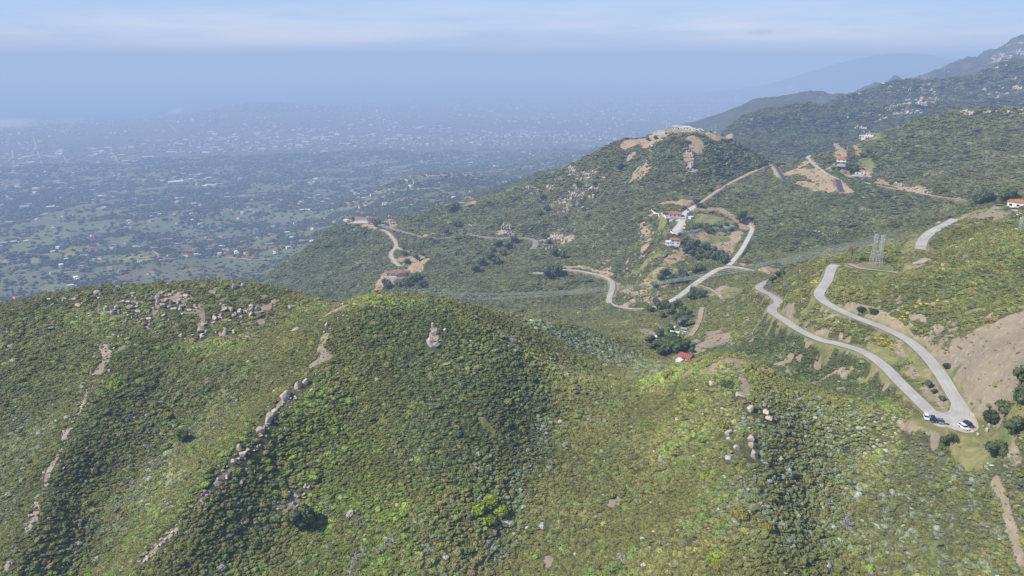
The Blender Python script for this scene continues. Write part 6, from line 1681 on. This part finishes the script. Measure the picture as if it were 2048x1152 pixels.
def away(px0, py0, px1, py1):
    a_, b2 = hit(px0, py0), hit(px1, py1); return math.atan2(b2[1] - a_[1], b2[0] - a_[0])
yv = away(1850, 826, 1853, 842)
car(1852, 837, yv + .05, CARW, "white four wheel drive with a door open, leftmost vehicle at the bend", 'suv', door_open=True)
lone_shrub(1894, 849, 0.8, (.12, .10, .05), 'small brown bush on the gravel between the parked cars')
car(1866, 842, yv + .1, CARK, "black car second from the left in the row at the bend", 'suv')
car(1881, 845, yv, CARG, "grey-blue car third in the row at the bend", 'sedan')
yd = away(1919, 849, 1936, 861)
car(1927, 857, yd, CARW, "white sports utility car parked on the right beside the dark blue one", 'suv')
car(1937, 852, yd + .05, CARN, "dark blue car parked on the right behind the white one", 'suv')
yh = away(1383, 415, 1368, 427)
car(1376, 421, yh, CARK, "black car on the drive above the solar roofed house", 'sedan'); car(1357, 428, yh + 1.2, CARN, "dark blue car in front of the solar roofed house garage", 'suv'); car(1341, 463, 0.6, CARK, "black car at the parapet end of the drive", 'suv')
car(1727, 360, -0.25, CARW, "white truck parked on the ridge track below the trailer", 'van'); car(1919, 398, -0.5, CARW, "white car on the ridge track before the oak clump", 'suv')
car(1485, 486, 1.1, CARG, "grey car climbing the east driveway", 'sedan'); car(1320, 689, 0.2, CARN, "dark blue pickup parked in the hollow, left one of a pair", 'pickup'); car(1332, 692, -.3, CARN, "dark blue car parked in the hollow, right one of a pair", 'suv'); car(1371, 668, 0.1, CARW, "white car parked by the dirt track in the hollow", 'suv')
car(759, 444, 0.2, CARK, "black car beside the red roofed spur house", 'suv'); car(686, 452, 0.1, CARK, "black car on the road at the tip of the spur", 'suv'); car(757, 455, -.2, CARN, "dark car on the road below the spur house plaza", 'sedan'); car(836, 508, 0.0, CARG, "grey-blue car at the end of the upper spur track", 'suv')
car(2028, 428, .4, CARG, "silver-grey car in the court of the white house at the right edge", 'sedan'); car(2041, 431, 0.1, CARW, "white car in the court of the white house at the right edge", 'sedan')

# ------------------------------------------------------------------ reservoir
rs = np.array([hit(px, py) for px, py in [(1030,273),(1045,269),(1065,269),(1062,273),(1045,275)]]); rs[:, 2] = rs[:, 2].mean() + 4
mw = flat_mat("reservoir_water", (0.10, 0.22, 0.38), 0.15, 0.05, 0.01)
tag(link("reservoir_water", poly_mesh("reservoir_water", [(rs, [tuple(range(len(rs)))])], mw)), kind='structure')

# ------------------------------------------------------------------ low clouds: vapour puffs over the coast, emission added in place of sunlight
def cloud(px, py, Y, rx, ry, rz_, dens_, label, bright=(0.62, 0.70, 0.88), seed=0.0):
    c0 = top_at(px, py, Y)
    v, f = ICO3
    o = link("cloud", np_mesh("cloud", v, f)); o.location = c0; o.scale = (rx, ry, rz_)
    m = bpy.data.materials.new("cloud_vapour"); m.use_nodes = True; nt = m.node_tree
    for n in list(nt.nodes): nt.nodes.remove(n)
    out = nt.nodes.new('ShaderNodeOutputMaterial'); cc = coord(nt)
    ln = nt.nodes.new('ShaderNodeVectorMath'); ln.operation = 'LENGTH'; nt.links.new(cc, ln.inputs[0])
    mp_ = nt.nodes.new('ShaderNodeMapping'); mp_.inputs['Location'].default_value = (seed, seed * 2, 0); nt.links.new(cc, mp_.inputs['Vector'])
    nz = noise_tex(nt, mp_.outputs[0], 1.5, 4, 0.6)
    d0 = mathn(nt, 'SUBTRACT', mathn(nt, 'ADD', 0.62, mathn(nt, 'MULTIPLY', mathn(nt, 'SUBTRACT', nz, 0.5), 1.6)), ln.outputs['Value'])
    d1 = mathn(nt, 'MULTIPLY', mapr(nt, d0, -0.1, 0.55), dens_)
    ab_ = nt.nodes.new('ShaderNodeVolumeAbsorption'); ab_.inputs['Color'].default_value = (0, 0, 0, 1); nt.links.new(d1, ab_.inputs['Density'])
    em_ = nt.nodes.new('ShaderNodeEmission'); em_.inputs['Color'].default_value = (*bright, 1); nt.links.new(d1, em_.inputs['Strength'])
    ad_ = nt.nodes.new('ShaderNodeAddShader'); nt.links.new(ab_.outputs[0], ad_.inputs[0]); nt.links.new(em_.outputs[0], ad_.inputs[1]); nt.links.new(ad_.outputs[0], out.inputs['Volume'])
    o.data.materials.append(m); tag(o, label, "cloud")
cloud(20, 246, 6800, 520, 300, 75, 0.0042, "low white cloud wisp over the town at the left edge", (0.60, 0.66, 0.80), 1.3)
cloud(130, 240, 7200, 330, 260, 70, 0.0016, "faint thin cloud trailing right of the wisp at the left edge", (0.52, 0.60, 0.78), 4.1)
cloud(352, 221, 8200, 220, 200, 70, 0.0032, "small pale cloud puff before the coast", (0.55, 0.62, 0.80), 7.7)
cloud(1522, 64, 9000, 330, 260, 60, 0.0022, "small dark grey-blue cloud high at the right over the horizon", (0.26, 0.36, 0.62), 2.9)
